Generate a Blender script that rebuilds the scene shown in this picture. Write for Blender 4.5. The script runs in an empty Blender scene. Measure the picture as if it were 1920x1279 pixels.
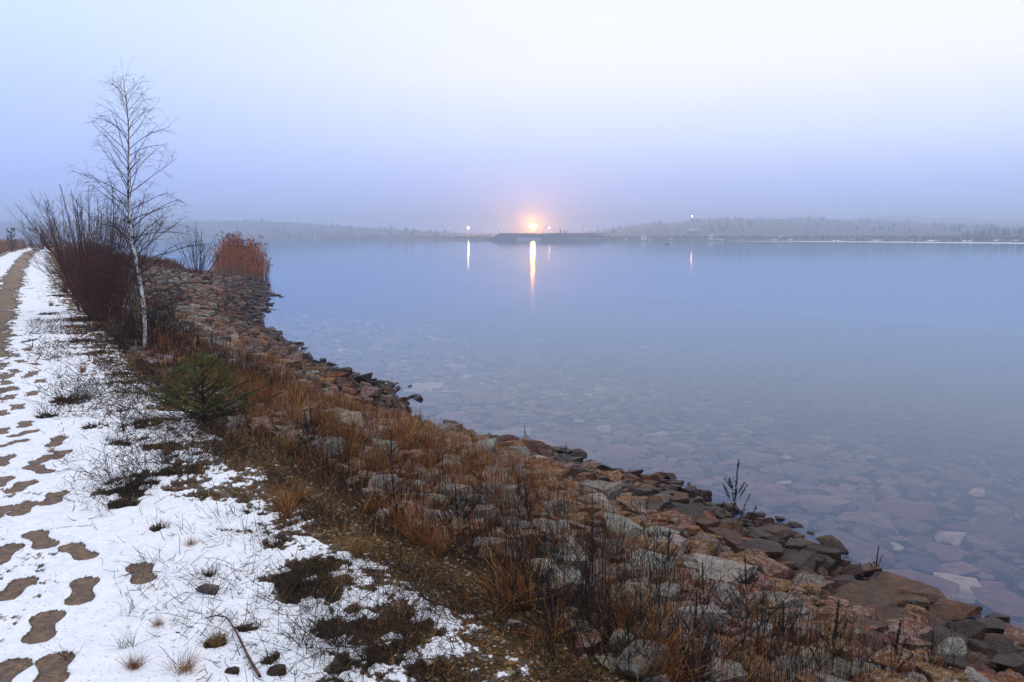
import bpy, bmesh, math, random
import numpy as np

rng = np.random.default_rng(7)
random.seed(7)
sc = bpy.context.scene
col = sc.collection

# ------------------------------------------------------------------ camera, sky, sun, exposure
CZ, FPX, PITCH = 1.55, 1507.0, math.radians(7.47)
WZ = -1.65                                   # water level
cam_d = bpy.data.cameras.new("camera")
cam = bpy.data.objects.new("camera", cam_d)
col.objects.link(cam)
cam.location = (0, 0, CZ)
cam.rotation_euler = (math.pi / 2 - PITCH, 0, 0)
cam_d.sensor_width = 36.0
cam_d.lens = 36.0 * FPX / 1920.0
cam_d.clip_end = 12000
cam_d.clip_start = 0.05
sc.camera = cam

SUN_EL, SUN_AZ = math.radians(74), math.radians(18)
world = bpy.data.worlds.new("World")
sc.world = world
world.use_nodes = True
wn, wl = world.node_tree.nodes, world.node_tree.links
wn.clear()
w_out = wn.new("ShaderNodeOutputWorld")
w_bg = wn.new("ShaderNodeBackground")
w_bg.inputs["Strength"].default_value = 1.0
w_tc = wn.new("ShaderNodeTexCoord")
w_sep = wn.new("ShaderNodeSeparateXYZ")
wl.new(w_tc.outputs["Generated"], w_sep.inputs[0])


def w_ramp(stops):
    r = wn.new("ShaderNodeValToRGB")
    e = r.color_ramp.elements
    while len(e) < len(stops):
        e.new(0.5)
    for k, (p, c) in enumerate(stops):
        e[k].position = p
        e[k].color = (*c, 1)
    return r


SKY_LEFT = [(0.0, (.54, .66, 1.5)), (.06, (.50, .62, 1.26)), (.13, (.56, .70, 1.14)),
            (.26, (.72, .88, 1.15)), (.5, (.88, .95, 1.10)), (1.0, (.88, .90, .98))]
SKY_RIGHT = [(0.0, (.60, .70, 1.5)), (.055, (.58, .69, 1.26)), (.115, (.83, .92, 1.15)),
             (.19, (1.05, 1.03, 1.06)), (.32, (.97, .98, 1.06)), (.5, (.92, .93, 1.02)), (1.0, (.88, .89, .97))]
r1, r2 = w_ramp(SKY_LEFT), w_ramp(SKY_RIGHT)
wl.new(w_sep.outputs["Z"], r1.inputs[0])
wl.new(w_sep.outputs["Z"], r2.inputs[0])
w_az = wn.new("ShaderNodeMapRange")
w_az.interpolation_type = 'SMOOTHSTEP'
w_az.inputs["From Min"].default_value = -.62
w_az.inputs["From Max"].default_value = .10
wl.new(w_sep.outputs["X"], w_az.inputs["Value"])
w_mix = wn.new("ShaderNodeMix")
w_mix.data_type = 'RGBA'
wl.new(w_az.outputs[0], w_mix.inputs["Factor"])
wl.new(r1.outputs[0], w_mix.inputs["A"])
wl.new(r2.outputs[0], w_mix.inputs["B"])
w_sky = wn.new("ShaderNodeTexSky")           # the clear sky above the fog layer
w_sky.sky_type = 'NISHITA'
w_sky.sun_disc = False
w_sky.sun_elevation = SUN_EL
w_sky.sun_rotation = SUN_AZ
w_sc = wn.new("ShaderNodeVectorMath")
w_sc.operation = 'SCALE'
w_sc.inputs["Scale"].default_value = 0.08
wl.new(w_sky.outputs[0], w_sc.inputs[0])
w_mix2 = wn.new("ShaderNodeMix")
w_mix2.data_type = 'RGBA'
w_mix2.inputs["Factor"].default_value = 0.06
wl.new(w_mix.outputs["Result"], w_mix2.inputs["A"])
wl.new(w_sc.outputs[0], w_mix2.inputs["B"])
wl.new(w_mix2.outputs["Result"], w_bg.inputs["Color"])
wl.new(w_bg.outputs[0], w_out.inputs["Surface"])

sun_d = bpy.data.lights.new("sun", 'SUN')
sun_d.energy = 0.5
sun_d.angle = math.radians(35)
sun_d.color = (1.0, .95, .9)
sun = bpy.data.objects.new("sun", sun_d)
col.objects.link(sun)
sun.rotation_euler = (math.pi / 2 - SUN_EL, 0, math.pi - SUN_AZ)

vs = sc.view_settings
vs.view_transform = 'Standard'
vs.look = 'None'
vs.gamma = 1.0
vs.exposure = 0.17
vs.use_curve_mapping = False
sc.cycles.use_denoising = True
sc.cycles.max_bounces = 8
sc.cycles.transparent_max_bounces = 12
sc.cycles.volume_bounces = 2
sc.cycles.caustics_reflective = False
sc.cycles.sample_clamp_indirect = 6.0
sc.cycles.use_light_tree = True

# ------------------------------------------------------------------ view helpers (where a line of sight meets the ground)
CP, SP = math.cos(PITCH), math.sin(PITCH)


def ray(px, py):
    x, y = (px - 960) / FPX, (639.5 - py) / FPX
    return np.array([x, CP + y * SP, -SP + y * CP])


def on_z(px, py, z):
    d = ray(px, py)
    t = (z - CZ) / d[2]
    return np.array([d[0] * t, d[1] * t, z])


def at_depth(px, py, D):
    d = ray(px, py)
    t = D / d[1]
    return np.array([d[0] * t, D, CZ + d[2] * t])


def project(x, y, z):
    """world point -> pixel of the 1920 wide frame, and depth"""
    rz = z - CZ
    dep = y * CP - rz * SP
    up = y * SP + rz * CP
    dep_s = np.where(np.abs(dep) < 1e-6, 1e-6, dep)
    return 960 + FPX * x / dep_s, 639.5 - FPX * up / dep_s, dep


# ------------------------------------------------------------------ noise
_T = np.random.default_rng(11).random((256, 256))


def vnoise(x, y, seed=0):
    x = np.asarray(x, float) + seed * 17.3
    y = np.asarray(y, float) + seed * 9.7
    xi, yi = np.floor(x).astype(int), np.floor(y).astype(int)
    fx, fy = x - xi, y - yi
    fx, fy = fx * fx * (3 - 2 * fx), fy * fy * (3 - 2 * fy)
    a, b = _T[xi & 255, yi & 255], _T[(xi + 1) & 255, yi & 255]
    c, d = _T[xi & 255, (yi + 1) & 255], _T[(xi + 1) & 255, (yi + 1) & 255]
    return (a * (1 - fx) + b * fx) * (1 - fy) + (c * (1 - fx) + d * fx) * fy


def fbm(x, y, seed=0, oct=4):
    s, a, t = 0, .5, 0
    for k in range(oct):
        s = s + a * vnoise(np.asarray(x) * 2 ** k, np.asarray(y) * 2 ** k, seed + k)
        t += a
        a *= .5
    return s / t


def sstep(a, b, x):
    t = np.clip((np.asarray(x, float) - a) / (b - a), 0, 1)
    return t * t * (3 - 2 * t)


# ------------------------------------------------------------------ terrain: u runs along the dyke, v across it towards the water
DU, NV = np.array([-.53, .848]), np.array([.848, .53])


def uv(x, y):
    return np.asarray(x) * DU[0] + np.asarray(y) * DU[1], np.asarray(x) * NV[0] + np.asarray(y) * NV[1]


def xy(u, v):
    return np.asarray(u) * DU[0] + np.asarray(v) * NV[0], np.asarray(u) * DU[1] + np.asarray(v) * NV[1]


CREST_U = np.array([-40, 2.2, 4.5, 7.9, 12.5, 25, 46, 64, 86, 150, 260])
CREST_V = np.array([1.6, 1.42, 1.17, 1.08, 1.08, 1.3, 1.9, 2.5, 3.4, 8, 20])
W_PX = [(1900, 1225), (1720, 1150), (1580, 1088), (1450, 1005), (1340, 960), (1250, 915), (1110, 880), (1000, 846),
        (850, 822), (790, 808), (735, 782), (720, 765), (748, 752), (715, 730), (650, 708), (600, 692), (555, 668),
        (510, 630), (456, 605), (478, 590), (485, 560), (482, 545), (478, 528)]
_w = [uv(*on_z(px, py, WZ)[:2]) for px, py in W_PX]
_w = sorted([(float(a), float(b)) for a, b in _w])
_ul = _w[-1][0]
WU = np.array([-60, -10, 0] + [a for a, b in _w] + [_ul + 3, _ul + 8, _ul + 14, _ul + 30, 150, 260])
WV = np.array([7.0, 6.2, 6.1] + [b for a, b in _w] + [14.5, 11.5, 9.5, 9.5, 14, 27])


def crest(u):
    return np.interp(u, CREST_U, CREST_V)


def shore(u):
    return np.interp(u, WU, WV)


def H(x, y):
    u, v = uv(x, y)
    c, w = crest(u), shore(u)
    s = (v - c) / (w - c)
    p = 1.0 + .8 * sstep(18, 55, u)
    sl = WZ * np.clip(s, 0, 1) ** p
    # rounded shoulder
    d = v - c
    rnd = np.where(d < .8, WZ * .18 * np.clip(d + .25, 0, 2) ** 2 / (w - c), sl)
    z = np.where(d > .8, sl, np.maximum(sl, np.minimum(rnd, 0)))
    z = np.where(d < -.25, 0, z)
    # lake bed
    o = v - w
    bed = WZ - .13 * np.clip(o, 0, 9) - .045 * np.clip(o - 9, 0, 30) - .02 * np.clip(o, 0, .5)
    z = np.where(o > 0, bed, z)
    bump = (fbm(np.asarray(x) * 1.7, np.asarray(y) * 1.7, 3) - .5) * .10 * sstep(.1, 1.2, d)
    bump = bump + (fbm(np.asarray(x) * .8, np.asarray(y) * .8, 5) - .5) * .03
    left = sstep(-4.0, -9, v - c + 1.5)
    return z + bump - left * .5


def Hs(x, y):
    return float(H(np.array([x]), np.array([y]))[0])


def ground(px, py):
    d = ray(px, py)
    t = np.concatenate([np.linspace(1.2, 12, 900), np.linspace(12.02, 140, 3000)])
    x, y, z = d[0] * t, d[1] * t, CZ + d[2] * t
    hit = np.nonzero(z < H(x, y))[0]
    k = hit[0] if len(hit) else len(t) - 1
    return np.array([x[k], y[k], Hs(x[k], y[k])])


# ------------------------------------------------------------------ materials
def mat(name):
    m = bpy.data.materials.new(name)
    m.use_nodes = True
    nt = m.node_tree
    b = nt.nodes["Principled BSDF"]
    return m, nt, b


def N(nt, t, **kw):
    n = nt.nodes.new(t)
    for k, v in kw.items():
        if k in n.inputs.keys():
            n.inputs[k].default_value = v
        else:
            setattr(n, k, v)
    return n


def noise_node(nt, scale, detail=4, rough=.55, vec=None):
    n = N(nt, "ShaderNodeTexNoise")
    n.inputs["Scale"].default_value = scale
    n.inputs["Detail"].default_value = detail
    n.inputs["Roughness"].default_value = rough
    if vec is not None:
        nt.links.new(vec, n.inputs["Vector"])
    return n


def ramp_node(nt, src, stops):
    r = N(nt, "ShaderNodeValToRGB")
    e = r.color_ramp.elements
    while len(e) < len(stops):
        e.new(.5)
    for k, (p, c) in enumerate(stops):
        e[k].position = p
        e[k].color = (*c, 1) if len(c) == 3 else c
    nt.links.new(src, r.inputs[0])
    return r


def mixc(nt, fac, a, b, mode='MIX'):
    m = N(nt, "ShaderNodeMix", data_type='RGBA', blend_type=mode)
    for key, val in (("Factor", fac), ("A", a), ("B", b)):
        if isinstance(val, (int, float)):
            m.inputs[key].default_value = val
        elif isinstance(val, tuple):
            m.inputs[key].default_value = (*val, 1)
        else:
            nt.links.new(val, m.inputs[key])
    return m.outputs["Result"]


def bump(nt, b, src, strength, dist):
    n = N(nt, "ShaderNodeBump")
    n.inputs["Strength"].default_value = strength
    n.inputs["Distance"].default_value = dist
    nt.links.new(src, n.inputs["Height"])
    nt.links.new(n.outputs[0], b.inputs["Normal"])
    return n


def pos(nt):
    return N(nt, "ShaderNodeNewGeometry").outputs["Position"]


def plain(name, c, rough=.8, var=.35, scale=30):
    m, nt, b = mat(name)
    n = noise_node(nt, scale, 3, vec=pos(nt))
    lo = tuple(x * (1 - var) for x in c)
    hi = tuple(min(1, x * (1 + var)) for x in c)
    r = ramp_node(nt, n.outputs["Fac"], [(.3, lo), (.7, hi)])
    nt.links.new(r.outputs[0], b.inputs["Base Color"])
    b.inputs["Roughness"].default_value = rough
    b.inputs["Specular IOR Level"].default_value = .25
    return m


def vcol_mat(name, rough=.85, spec=.2, var=.3, scale=40):
    """colour per vertex (each stem or stone has its own), with a little mottling"""
    m, nt, b = mat(name)
    a = N(nt, "ShaderNodeVertexColor", layer_name="tint")
    n = noise_node(nt, scale, 3, vec=pos(nt))
    r = ramp_node(nt, n.outputs["Fac"], [(.3, (1 - var,) * 3), (.7, (1 + var,) * 3)])
    nt.links.new(mixc(nt, 1.0, a.outputs["Color"], r.outputs[0], 'MULTIPLY'), b.inputs["Base Color"])
    b.inputs["Roughness"].default_value = rough
    b.inputs["Specular IOR Level"].default_value = spec
    return m


def stone_mat(name, per_object):
    m, nt, b = mat(name)
    P = pos(nt)
    if per_object:
        oi = N(nt, "ShaderNodeObjectInfo")
        base, wet = oi.outputs["Color"], oi.outputs["Alpha"]
    else:
        a = N(nt, "ShaderNodeVertexColor", layer_name="tint")
        base, wet = a.outputs["Color"], a.outputs["Alpha"]
    n1 = noise_node(nt, 13, 7, .68, P)
    r1 = ramp_node(nt, n1.outputs["Fac"], [(.28, (.42, .36, .34)), (.5, (.95, .93, .92)), (.72, (1.5, 1.45, 1.35))])
    c = mixc(nt, 1.0, base, r1.outputs[0], 'MULTIPLY')
    # rust stains
    n2 = noise_node(nt, 4.2, 4, .6, P)
    r2 = ramp_node(nt, n2.outputs["Fac"], [(.52, (0, 0, 0)), (.68, (.55, .55, .55))])
    c = mixc(nt, r2.outputs[0], c, mixc(nt, 1.0, c, (1.7, .95, .5), 'MULTIPLY'))
    # lichen crust on the dry stones
    n3 = noise_node(nt, 26, 5, .65, P)
    r3 = ramp_node(nt, n3.outputs["Fac"], [(.50, (0, 0, 0)), (.60, (.8, .8, .8))])
    dry = N(nt, "ShaderNodeMath", operation='LESS_THAN')
    nt.links.new(wet, dry.inputs[0])
    dry.inputs[1].default_value = .3
    f = N(nt, "ShaderNodeMath", operation='MULTIPLY')
    nt.links.new(r3.outputs[0], f.inputs[0])
    nt.links.new(dry.outputs[0], f.inputs[1])
    f2 = N(nt, "ShaderNodeMath", operation='MULTIPLY')
    nt.links.new(f.outputs[0], f2.inputs[0])
    f2.inputs[1].default_value = .6
    c = mixc(nt, f2.outputs[0], c, (.34, .34, .32))
    # dark specks and cracks
    v = N(nt, "ShaderNodeTexVoronoi", feature='DISTANCE_TO_EDGE')
    v.inputs["Scale"].default_value = 5
    nt.links.new(mixc(nt, .18, P, n1.outputs["Color"]), v.inputs["Vector"])
    n4 = noise_node(nt, 75, 3, .6, P)
    r4 = ramp_node(nt, n4.outputs["Fac"], [(.36, (.25, .22, .2)), (.46, (1, 1, 1))])
    c = mixc(nt, .8, c, r4.outputs[0], 'MULTIPLY')
    r5 = ramp_node(nt, v.outputs["Distance"], [(.0, (.22, .19, .18)), (.035, (1, 1, 1))])
    c = mixc(nt, .6, c, r5.outputs[0], 'MULTIPLY')
    nt.links.new(c, b.inputs["Base Color"])
    rr = N(nt, "ShaderNodeMapRange")
    nt.links.new(wet, rr.inputs["Value"])
    rr.inputs["To Min"].default_value = .9
    rr.inputs["To Max"].default_value = .48
    nt.links.new(rr.outputs[0], b.inputs["Roughness"])
    b.inputs["Specular IOR Level"].default_value = .24
    hgt = N(nt, "ShaderNodeMath", operation='ADD')
    nt.links.new(n1.outputs["Fac"], hgt.inputs[0])
    m3 = N(nt, "ShaderNodeMath", operation='MULTIPLY')
    nt.links.new(n4.outputs["Fac"], m3.inputs[0])
    m3.inputs[1].default_value = .4
    nt.links.new(m3.outputs[0], hgt.inputs[1])
    bump(nt, b, hgt.outputs[0], 1.0, .05)
    return m


def sunk_mat(name, per_object):
    m, nt, b = mat(name)
    P = pos(nt)
    if per_object:
        base = N(nt, "ShaderNodeObjectInfo").outputs["Color"]
    else:
        base = N(nt, "ShaderNodeVertexColor", layer_name="tint").outputs["Color"]
    n1 = noise_node(nt, 6, 5, .65, P)
    r1 = ramp_node(nt, n1.outputs["Fac"], [(.3, (.62, .58, .55)), (.55, (1, 1, 1)), (.75, (1.3, 1.28, 1.22))])
    nt.links.new(mixc(nt, 1.0, base, r1.outputs[0], 'MULTIPLY'), b.inputs["Base Color"])
    b.inputs["Roughness"].default_value = 1.0
    b.inputs["Specular IOR Level"].default_value = 0.0
    bump(nt, b, n1.outputs["Fac"], .6, .05)
    return m


def ground_mat():
    m, nt, b = mat("ground")
    P = pos(nt)
    a = N(nt, "ShaderNodeVertexColor", layer_name="tint")
    n1 = noise_node(nt, 45, 4, .7, P)
    n2 = noise_node(nt, 160, 3, .7, P)
    r1 = ramp_node(nt, n1.outputs["Fac"], [(.32, (.25, .22, .18)), (.52, (.9, .88, .85)), (.7, (1.9, 1.8, 1.6))])
    r2 = ramp_node(nt, n2.outputs["Fac"], [(.38, (.35, .33, .3)), (.6, (1.35, 1.3, 1.25))])
    c = mixc(nt, 1.0, a.outputs["Color"], r1.outputs[0], 'MULTIPLY')
    c = mixc(nt, 1.0, c, r2.outputs[0], 'MULTIPLY')
    nt.links.new(c, b.inputs["Base Color"])
    b.inputs["Roughness"].default_value = .95
    b.inputs["Specular IOR Level"].default_value = .15
    h = N(nt, "ShaderNodeMath", operation='ADD')
    nt.links.new(n1.outputs["Fac"], h.inputs[0])
    nt.links.new(n2.outputs["Fac"], h.inputs[1])
    bump(nt, b, h.outputs[0], 1.0, .03)
    return m


def snow_mat():
    m, nt, b = mat("snow")
    P = pos(nt)
    n1 = noise_node(nt, 14, 5, .6, P)
    n2 = noise_node(nt, 220, 2, .6, P)
    n3 = noise_node(nt, 60, 5, .75, P)
    c = ramp_node(nt, n1.outputs["Fac"], [(.3, (.70, .74, .82)), (.6, (.84, .86, .90))]).outputs[0]
    fl = ramp_node(nt, n3.outputs["Fac"], [(.35, (.22, .18, .15)), (.41, (1, 1, 1))]).outputs[0]
    c = mixc(nt, .8, c, fl, 'MULTIPLY')
    # where the layer thins out, grit and dead grass come through it
    cov = N(nt, "ShaderNodeVertexColor", layer_name="tint")
    n5 = noise_node(nt, 85, 5, .7, P)
    sub_ = N(nt, "ShaderNodeMath", operation='SUBTRACT')
    nt.links.new(n5.outputs["Fac"], sub_.inputs[0])
    nt.links.new(cov.outputs["Color"], sub_.inputs[1])
    thin = N(nt, "ShaderNodeMapRange")
    nt.links.new(sub_.outputs[0], thin.inputs["Value"])
    thin.inputs["From Min"].default_value = -.06
    thin.inputs["From Max"].default_value = .10
    c = mixc(nt, thin.outputs[0], c, (.085, .06, .042))
    nt.links.new(c, b.inputs["Base Color"])
    b.inputs["Roughness"].default_value = .7
    b.inputs["Specular IOR Level"].default_value = .2
    h = N(nt, "ShaderNodeMath", operation='ADD')
    nt.links.new(n1.outputs["Fac"], h.inputs[0])
    mm = N(nt, "ShaderNodeMath", operation='MULTIPLY')
    nt.links.new(n2.outputs["Fac"], mm.inputs[0])
    mm.inputs[1].default_value = .25
    nt.links.new(mm.outputs[0], h.inputs[1])
    bump(nt, b, h.outputs[0], .8, .012)
    return m


def print_mat():
    m, nt, b = mat("trodden wet gravel")
    P = pos(nt)
    n1 = noise_node(nt, 24, 5, .65, P)
    n2 = noise_node(nt, 110, 4, .75, P)
    c = ramp_node(nt, n1.outputs["Fac"], [(.3, (.085, .050, .034)), (.5, (.155, .10, .07)), (.60, (.23, .145, .085)), (.70, (.33, .16, .05))]).outputs[0]
    r2 = ramp_node(nt, n2.outputs["Fac"], [(.32, (.35, .33, .33)), (.5, (.95, .95, .95)), (.66, (1.3, 1.25, 1.2)), (.74, (3.4, 3.3, 3.4))])
    c = mixc(nt, 1.0, c, r2.outputs[0], 'MULTIPLY')
    nt.links.new(c, b.inputs["Base Color"])
    b.inputs["Roughness"].default_value = .6
    b.inputs["Specular IOR Level"].default_value = .35
    bump(nt, b, n2.outputs["Fac"], 1.0, .008)
    return m


def water_mat():
    m, nt, b = mat("lake water")
    nt.nodes.remove(b)
    out = nt.nodes["Material Output"]
    P = pos(nt)
    mp = N(nt, "ShaderNodeMapping")
    nt.links.new(P, mp.inputs["Vector"])
    mp.inputs["Scale"].default_value = (.55, 1.5, 1)
    n = noise_node(nt, 2.6, 3, .5, mp.outputs[0])
    bp = N(nt, "ShaderNodeBump")
    bp.inputs["Strength"].default_value = .12
    bp.inputs["Distance"].default_value = .012
    nt.links.new(n.outputs["Fac"], bp.inputs["Height"])
    fr = N(nt, "ShaderNodeFresnel")
    fr.inputs["IOR"].default_value = 1.30
    nt.links.new(bp.outputs[0], fr.inputs["Normal"])
    g = N(nt, "ShaderNodeBsdfGlossy")
    g.inputs["Roughness"].default_value = .055
    g.inputs["Color"].default_value = (.78, .90, 1, 1)
    nt.links.new(bp.outputs[0], g.inputs["Normal"])
    t = N(nt, "ShaderNodeBsdfTransparent")
    t.inputs["Color"].default_value = (.64, .60, .62, 1)
    df = N(nt, "ShaderNodeBsdfDiffuse")              # light scattered back by the blue water itself
    df.inputs["Color"].default_value = (.07, .13, .46, 1)
    bd = N(nt, "ShaderNodeMixShader")
    bd.inputs[0].default_value = .14
    nt.links.new(t.outputs[0], bd.inputs[1])
    nt.links.new(df.outputs[0], bd.inputs[2])
    mx = N(nt, "ShaderNodeMixShader")
    nt.links.new(fr.outputs[0], mx.inputs[0])
    nt.links.new(bd.outputs[0], mx.inputs[1])
    nt.links.new(g.outputs[0], mx.inputs[2])
    nt.links.new(mx.outputs[0], out.inputs["Surface"])
    return m


def bark_mat():
    m, nt, b = mat("birch bark")
    P = pos(nt)
    mp = N(nt, "ShaderNodeMapping")
    nt.links.new(P, mp.inputs["Vector"])
    mp.inputs["Scale"].default_value = (6, 6, 16)
    n = noise_node(nt, 1.0, 4, .65, mp.outputs[0])
    c = ramp_node(nt, n.outputs["Fac"], [(.40, (.03, .027, .025)), (.47, (.45, .43, .42)), (.6, (.66, .65, .65))]).outputs[0]
    sepz = N(nt, "ShaderNodeSeparateXYZ")
    nt.links.new(P, sepz.inputs[0])
    mr = N(nt, "ShaderNodeMapRange")
    nt.links.new(sepz.outputs["Z"], mr.inputs["Value"])
    mr.inputs["From Min"].default_value = 1.8
    mr.inputs["From Max"].default_value = 3.4
    c = mixc(nt, mr.outputs[0], c, (.06, .045, .04))
    nt.links.new(c, b.inputs["Base Color"])
    b.inputs["Roughness"].default_value = .8
    return m


def emit_mat(name, c, s):
    m, nt, b = mat(name)
    b.inputs["Base Color"].default_value = (*c, 1)
    b.inputs["Emission Color"].default_value = (*c, 1)
    b.inputs["Emission Strength"].default_value = s
    return m


M_DRIFT = plain("old snow", (.72, .75, .80), .7, .08, 8)
M_GROUND, M_SNOW, M_PRINT, M_WATER = ground_mat(), snow_mat(), print_mat(), water_mat()
M_STONE, M_STONES = stone_mat("bank stone", True), stone_mat("bank stones", False)
M_SUNK, M_SUNKS = sunk_mat("sunk stone", True), sunk_mat("sunk stones", False)
M_STEM = vcol_mat("dry stems")
M_GRAVEL = vcol_mat("gravel grains", var=.45, scale=90)
M_BIRCH = bark_mat()
M_TWIG = plain("birch twigs", (.028, .020, .019), .8)
M_TREE = vcol_mat("far trees", var=.25, scale=.3)
M_FAR = plain("far ground", (.075, .07, .065), .95, .4, .05)
M_BED = plain("lake bed", (.06, .065, .06), .95, .3, .8)
M_METAL = plain("galvanised steel", (.22, .23, .25), .5)
M_WHITE = plain("white sheet cladding", (.75, .76, .78), .7, .06)

# ------------------------------------------------------------------ mesh helpers


def fast_mesh(name, V, F, material=None, tint=None, smooth=False, parent=None, link=True, sharp=None):
    """V (n,3), F (m,3) or (m,4)"""
    V = np.ascontiguousarray(V, dtype=np.float32)
    F = np.ascontiguousarray(F, dtype=np.int32)
    me = bpy.data.meshes.new(name)
    me.vertices.add(len(V))
    me.vertices.foreach_set("co", V.ravel())
    k = F.shape[1]
    me.loops.add(F.size)
    me.loops.foreach_set("vertex_index", F.ravel())
    me.polygons.add(len(F))
    me.polygons.foreach_set("loop_start", np.arange(0, F.size, k, dtype=np.int32))
    try:
        me.polygons.foreach_set("loop_total", np.full(len(F), k, dtype=np.int32))
    except Exception:
        pass
    me.polygons.foreach_set("use_smooth", np.full(len(F), bool(smooth)))
    me.update(calc_edges=True)
    if sharp is not None:
        me.set_sharp_from_angle(angle=sharp)
    if tint is not None:
        at = me.color_attributes.new("tint", 'FLOAT_COLOR', 'POINT')
        t = np.ones((len(V), 4), dtype=np.float32)
        t[:, :tint.shape[1]] = tint
        at.data.foreach_set("color", t.ravel())
    if material is not None:
        me.materials.append(material)
    o = bpy.data.objects.new(name, me)
    if parent is not None:
        o.parent = parent
    if link:
        col.objects.link(o)
    return o


class Buf:
    """collects pieces into one mesh"""

    def __init__(s):
        s.V, s.F, s.C, s.n = [], [], [], 0

    def add(s, V, F, C=None):
        s.V.append(V)
        s.F.append(F + s.n)
        s.n += len(V)
        if C is not None:
            s.C.append(np.broadcast_to(np.asarray(C, float), (len(V), len(np.atleast_2d(C)[0]))))

    def build(s, name, material, parent=None, smooth=False):
        return fast_mesh(name, np.concatenate(s.V), np.concatenate(s.F), material,
                         np.concatenate(s.C) if s.C else None, smooth, parent)


def tubes(P, R, sides=3, C=None):
    """P (n,k,3) paths, R (n,k) radii -> V, F (triangles), C"""
    n, k, _ = P.shape
    T = np.gradient(P, axis=1)
    T /= np.linalg.norm(T, axis=2, keepdims=True) + 1e-9
    ref = np.where(np.abs(T[..., 2:3]) > .9, np.array([1., 0, 0]), np.array([0, 0, 1.]))
    A = np.cross(T, ref)
    A /= np.linalg.norm(A, axis=2, keepdims=True) + 1e-9
    B = np.cross(T, A)
    ang = np.arange(sides) * 2 * math.pi / sides
    V = P[:, :, None, :] + R[:, :, None, None] * (A[:, :, None, :] * np.cos(ang)[None, None, :, None] + B[:, :, None, :] * np.sin(ang)[None, None, :, None])
    i = np.arange(n)[:, None, None] * k * sides
    j = np.arange(k - 1)[None, :, None] * sides
    s = np.arange(sides)[None, None, :]
    s2 = (s + 1) % sides
    a, b, c, d = i + j + s, i + j + s2, i + j + sides + s2, i + j + sides + s
    F = np.concatenate([np.stack([a, b, c], -1).reshape(-1, 3), np.stack([a, c, d], -1).reshape(-1, 3)])
    V = V.reshape(-1, 3)
    if C is not None:
        C = np.asarray(C, float)
        if C.ndim == 2:
            C = np.repeat(C, k * sides, axis=0)
        else:
            C = np.repeat(C.reshape(-1, C.shape[-1]), sides, axis=0)
    return V, F, C


def arc_paths(base, az, lean, length, curve, k=4):
    """n stems that rise from base, lean along az and bend over"""
    t = np.linspace(0, 1, k)[None, :]
    L = length[:, None]
    hor = L * (lean[:, None] * t + curve[:, None] * t ** 2)
    z = L * (t * np.sqrt(np.clip(1 - lean[:, None] ** 2, .05, 1)) - .35 * np.abs(curve[:, None]) * t ** 2)
    return np.stack([base[:, 0:1] + hor * np.cos(az)[:, None], base[:, 1:2] + hor * np.sin(az)[:, None], base[:, 2:3] + z], -1)


def box(cx, cy, cz, sx, sy, sz):
    V = np.array([(x, y, z) for x in (-.5, .5) for y in (-.5, .5) for z in (-.5, .5)]) * (sx, sy, sz) + (cx, cy, cz)
    F = np.array([(0, 1, 3, 2), (4, 6, 7, 5), (0, 4, 5, 1), (2, 3, 7, 6), (0, 2, 6, 4), (1, 5, 7, 3)])
    return V, F


def tri(F):
    return np.concatenate([F[:, [0, 1, 2]], F[:, [0, 2, 3]]])


def ico(sub):
    bm = bmesh.new()
    bmesh.ops.create_icosphere(bm, subdivisions=sub, radius=1)
    V = np.array([v.co[:] for v in bm.verts])
    F = np.array([[v.index for v in f.verts] for f in bm.faces])
    bm.free()
    return V, F


def tag(o, label=None, cat=None, group=None, kind=None):
    for k, v in (("label", label), ("category", cat), ("group", group), ("kind", kind)):
        if v:
            o[k] = v
    return o


def empty(name, loc, label, cat, group=None):
    o = bpy.data.objects.new(name, None)
    o.empty_display_size = .1
    o.location = loc
    col.objects.link(o)
    return tag(o, label, cat, group)


def copy_tree(o, parent=None):
    c = o.copy()
    col.objects.link(c)
    c.parent = parent
    for ch in list(o.children):
        copy_tree(ch, c)
    return c


# ------------------------------------------------------------------ THE SETTING
def grid_faces(nu, nv):
    a = (np.arange(nu - 1)[:, None] * nv + np.arange(nv - 1)[None, :]).ravel()
    return np.stack([a, a + nv, a + nv + 1, a + 1], -1)


# --- near ground
us = [-6.0]
while us[-1] < 230:
    us.append(us[-1] + max(.07, .016 * abs(us[-1])))
us = np.array(us)
vsn = np.concatenate([-np.geomspace(120, 3.2, 24), np.arange(-3, 9, .075), 9 + np.geomspace(.1, 40, 60)])
UU, VV = np.meshgrid(us, vsn, indexing='ij')
X, Y = xy(UU, VV)
Z = H(X, Y)
Cc, Ww = crest(UU), shore(UU)
S = np.clip((VV - Cc) / (Ww - Cc), -5, 5)
c_litter = np.array([.060, .045, .030])
c_gravel = np.array([.19, .125, .055])
c_soil = np.array([.040, .028, .020])
c_rocky = np.array([.028, .022, .018])
c_silt = np.array([.020, .018, .024])
c_rut = np.array([.48, .385, .31])
n_a = fbm(X * 2.2, Y * 2.2, 8)
d_c = VV - Cc
T = np.ones(X.shape + (3,)) * c_litter
g = (sstep(-.35, -.05, d_c + (n_a - .5) * .4) * (1 - sstep(.30, .6, d_c + (n_a - .5) * .5)))[..., None]
T = T * (1 - g) + c_gravel * g
g = sstep(.3, .6, d_c + (n_a - .5) * .5)[..., None]
T = T * (1 - g) + c_soil * g
g = sstep(.3, .45, S)[..., None]
T = T * (1 - g) + c_rocky * g
g = sstep(0, .6, VV - Ww)[..., None]
T = T * (1 - g) + c_silt * g
RC = -1.45 + (Cc - 1.1) * .85                       # middle of the road


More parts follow.
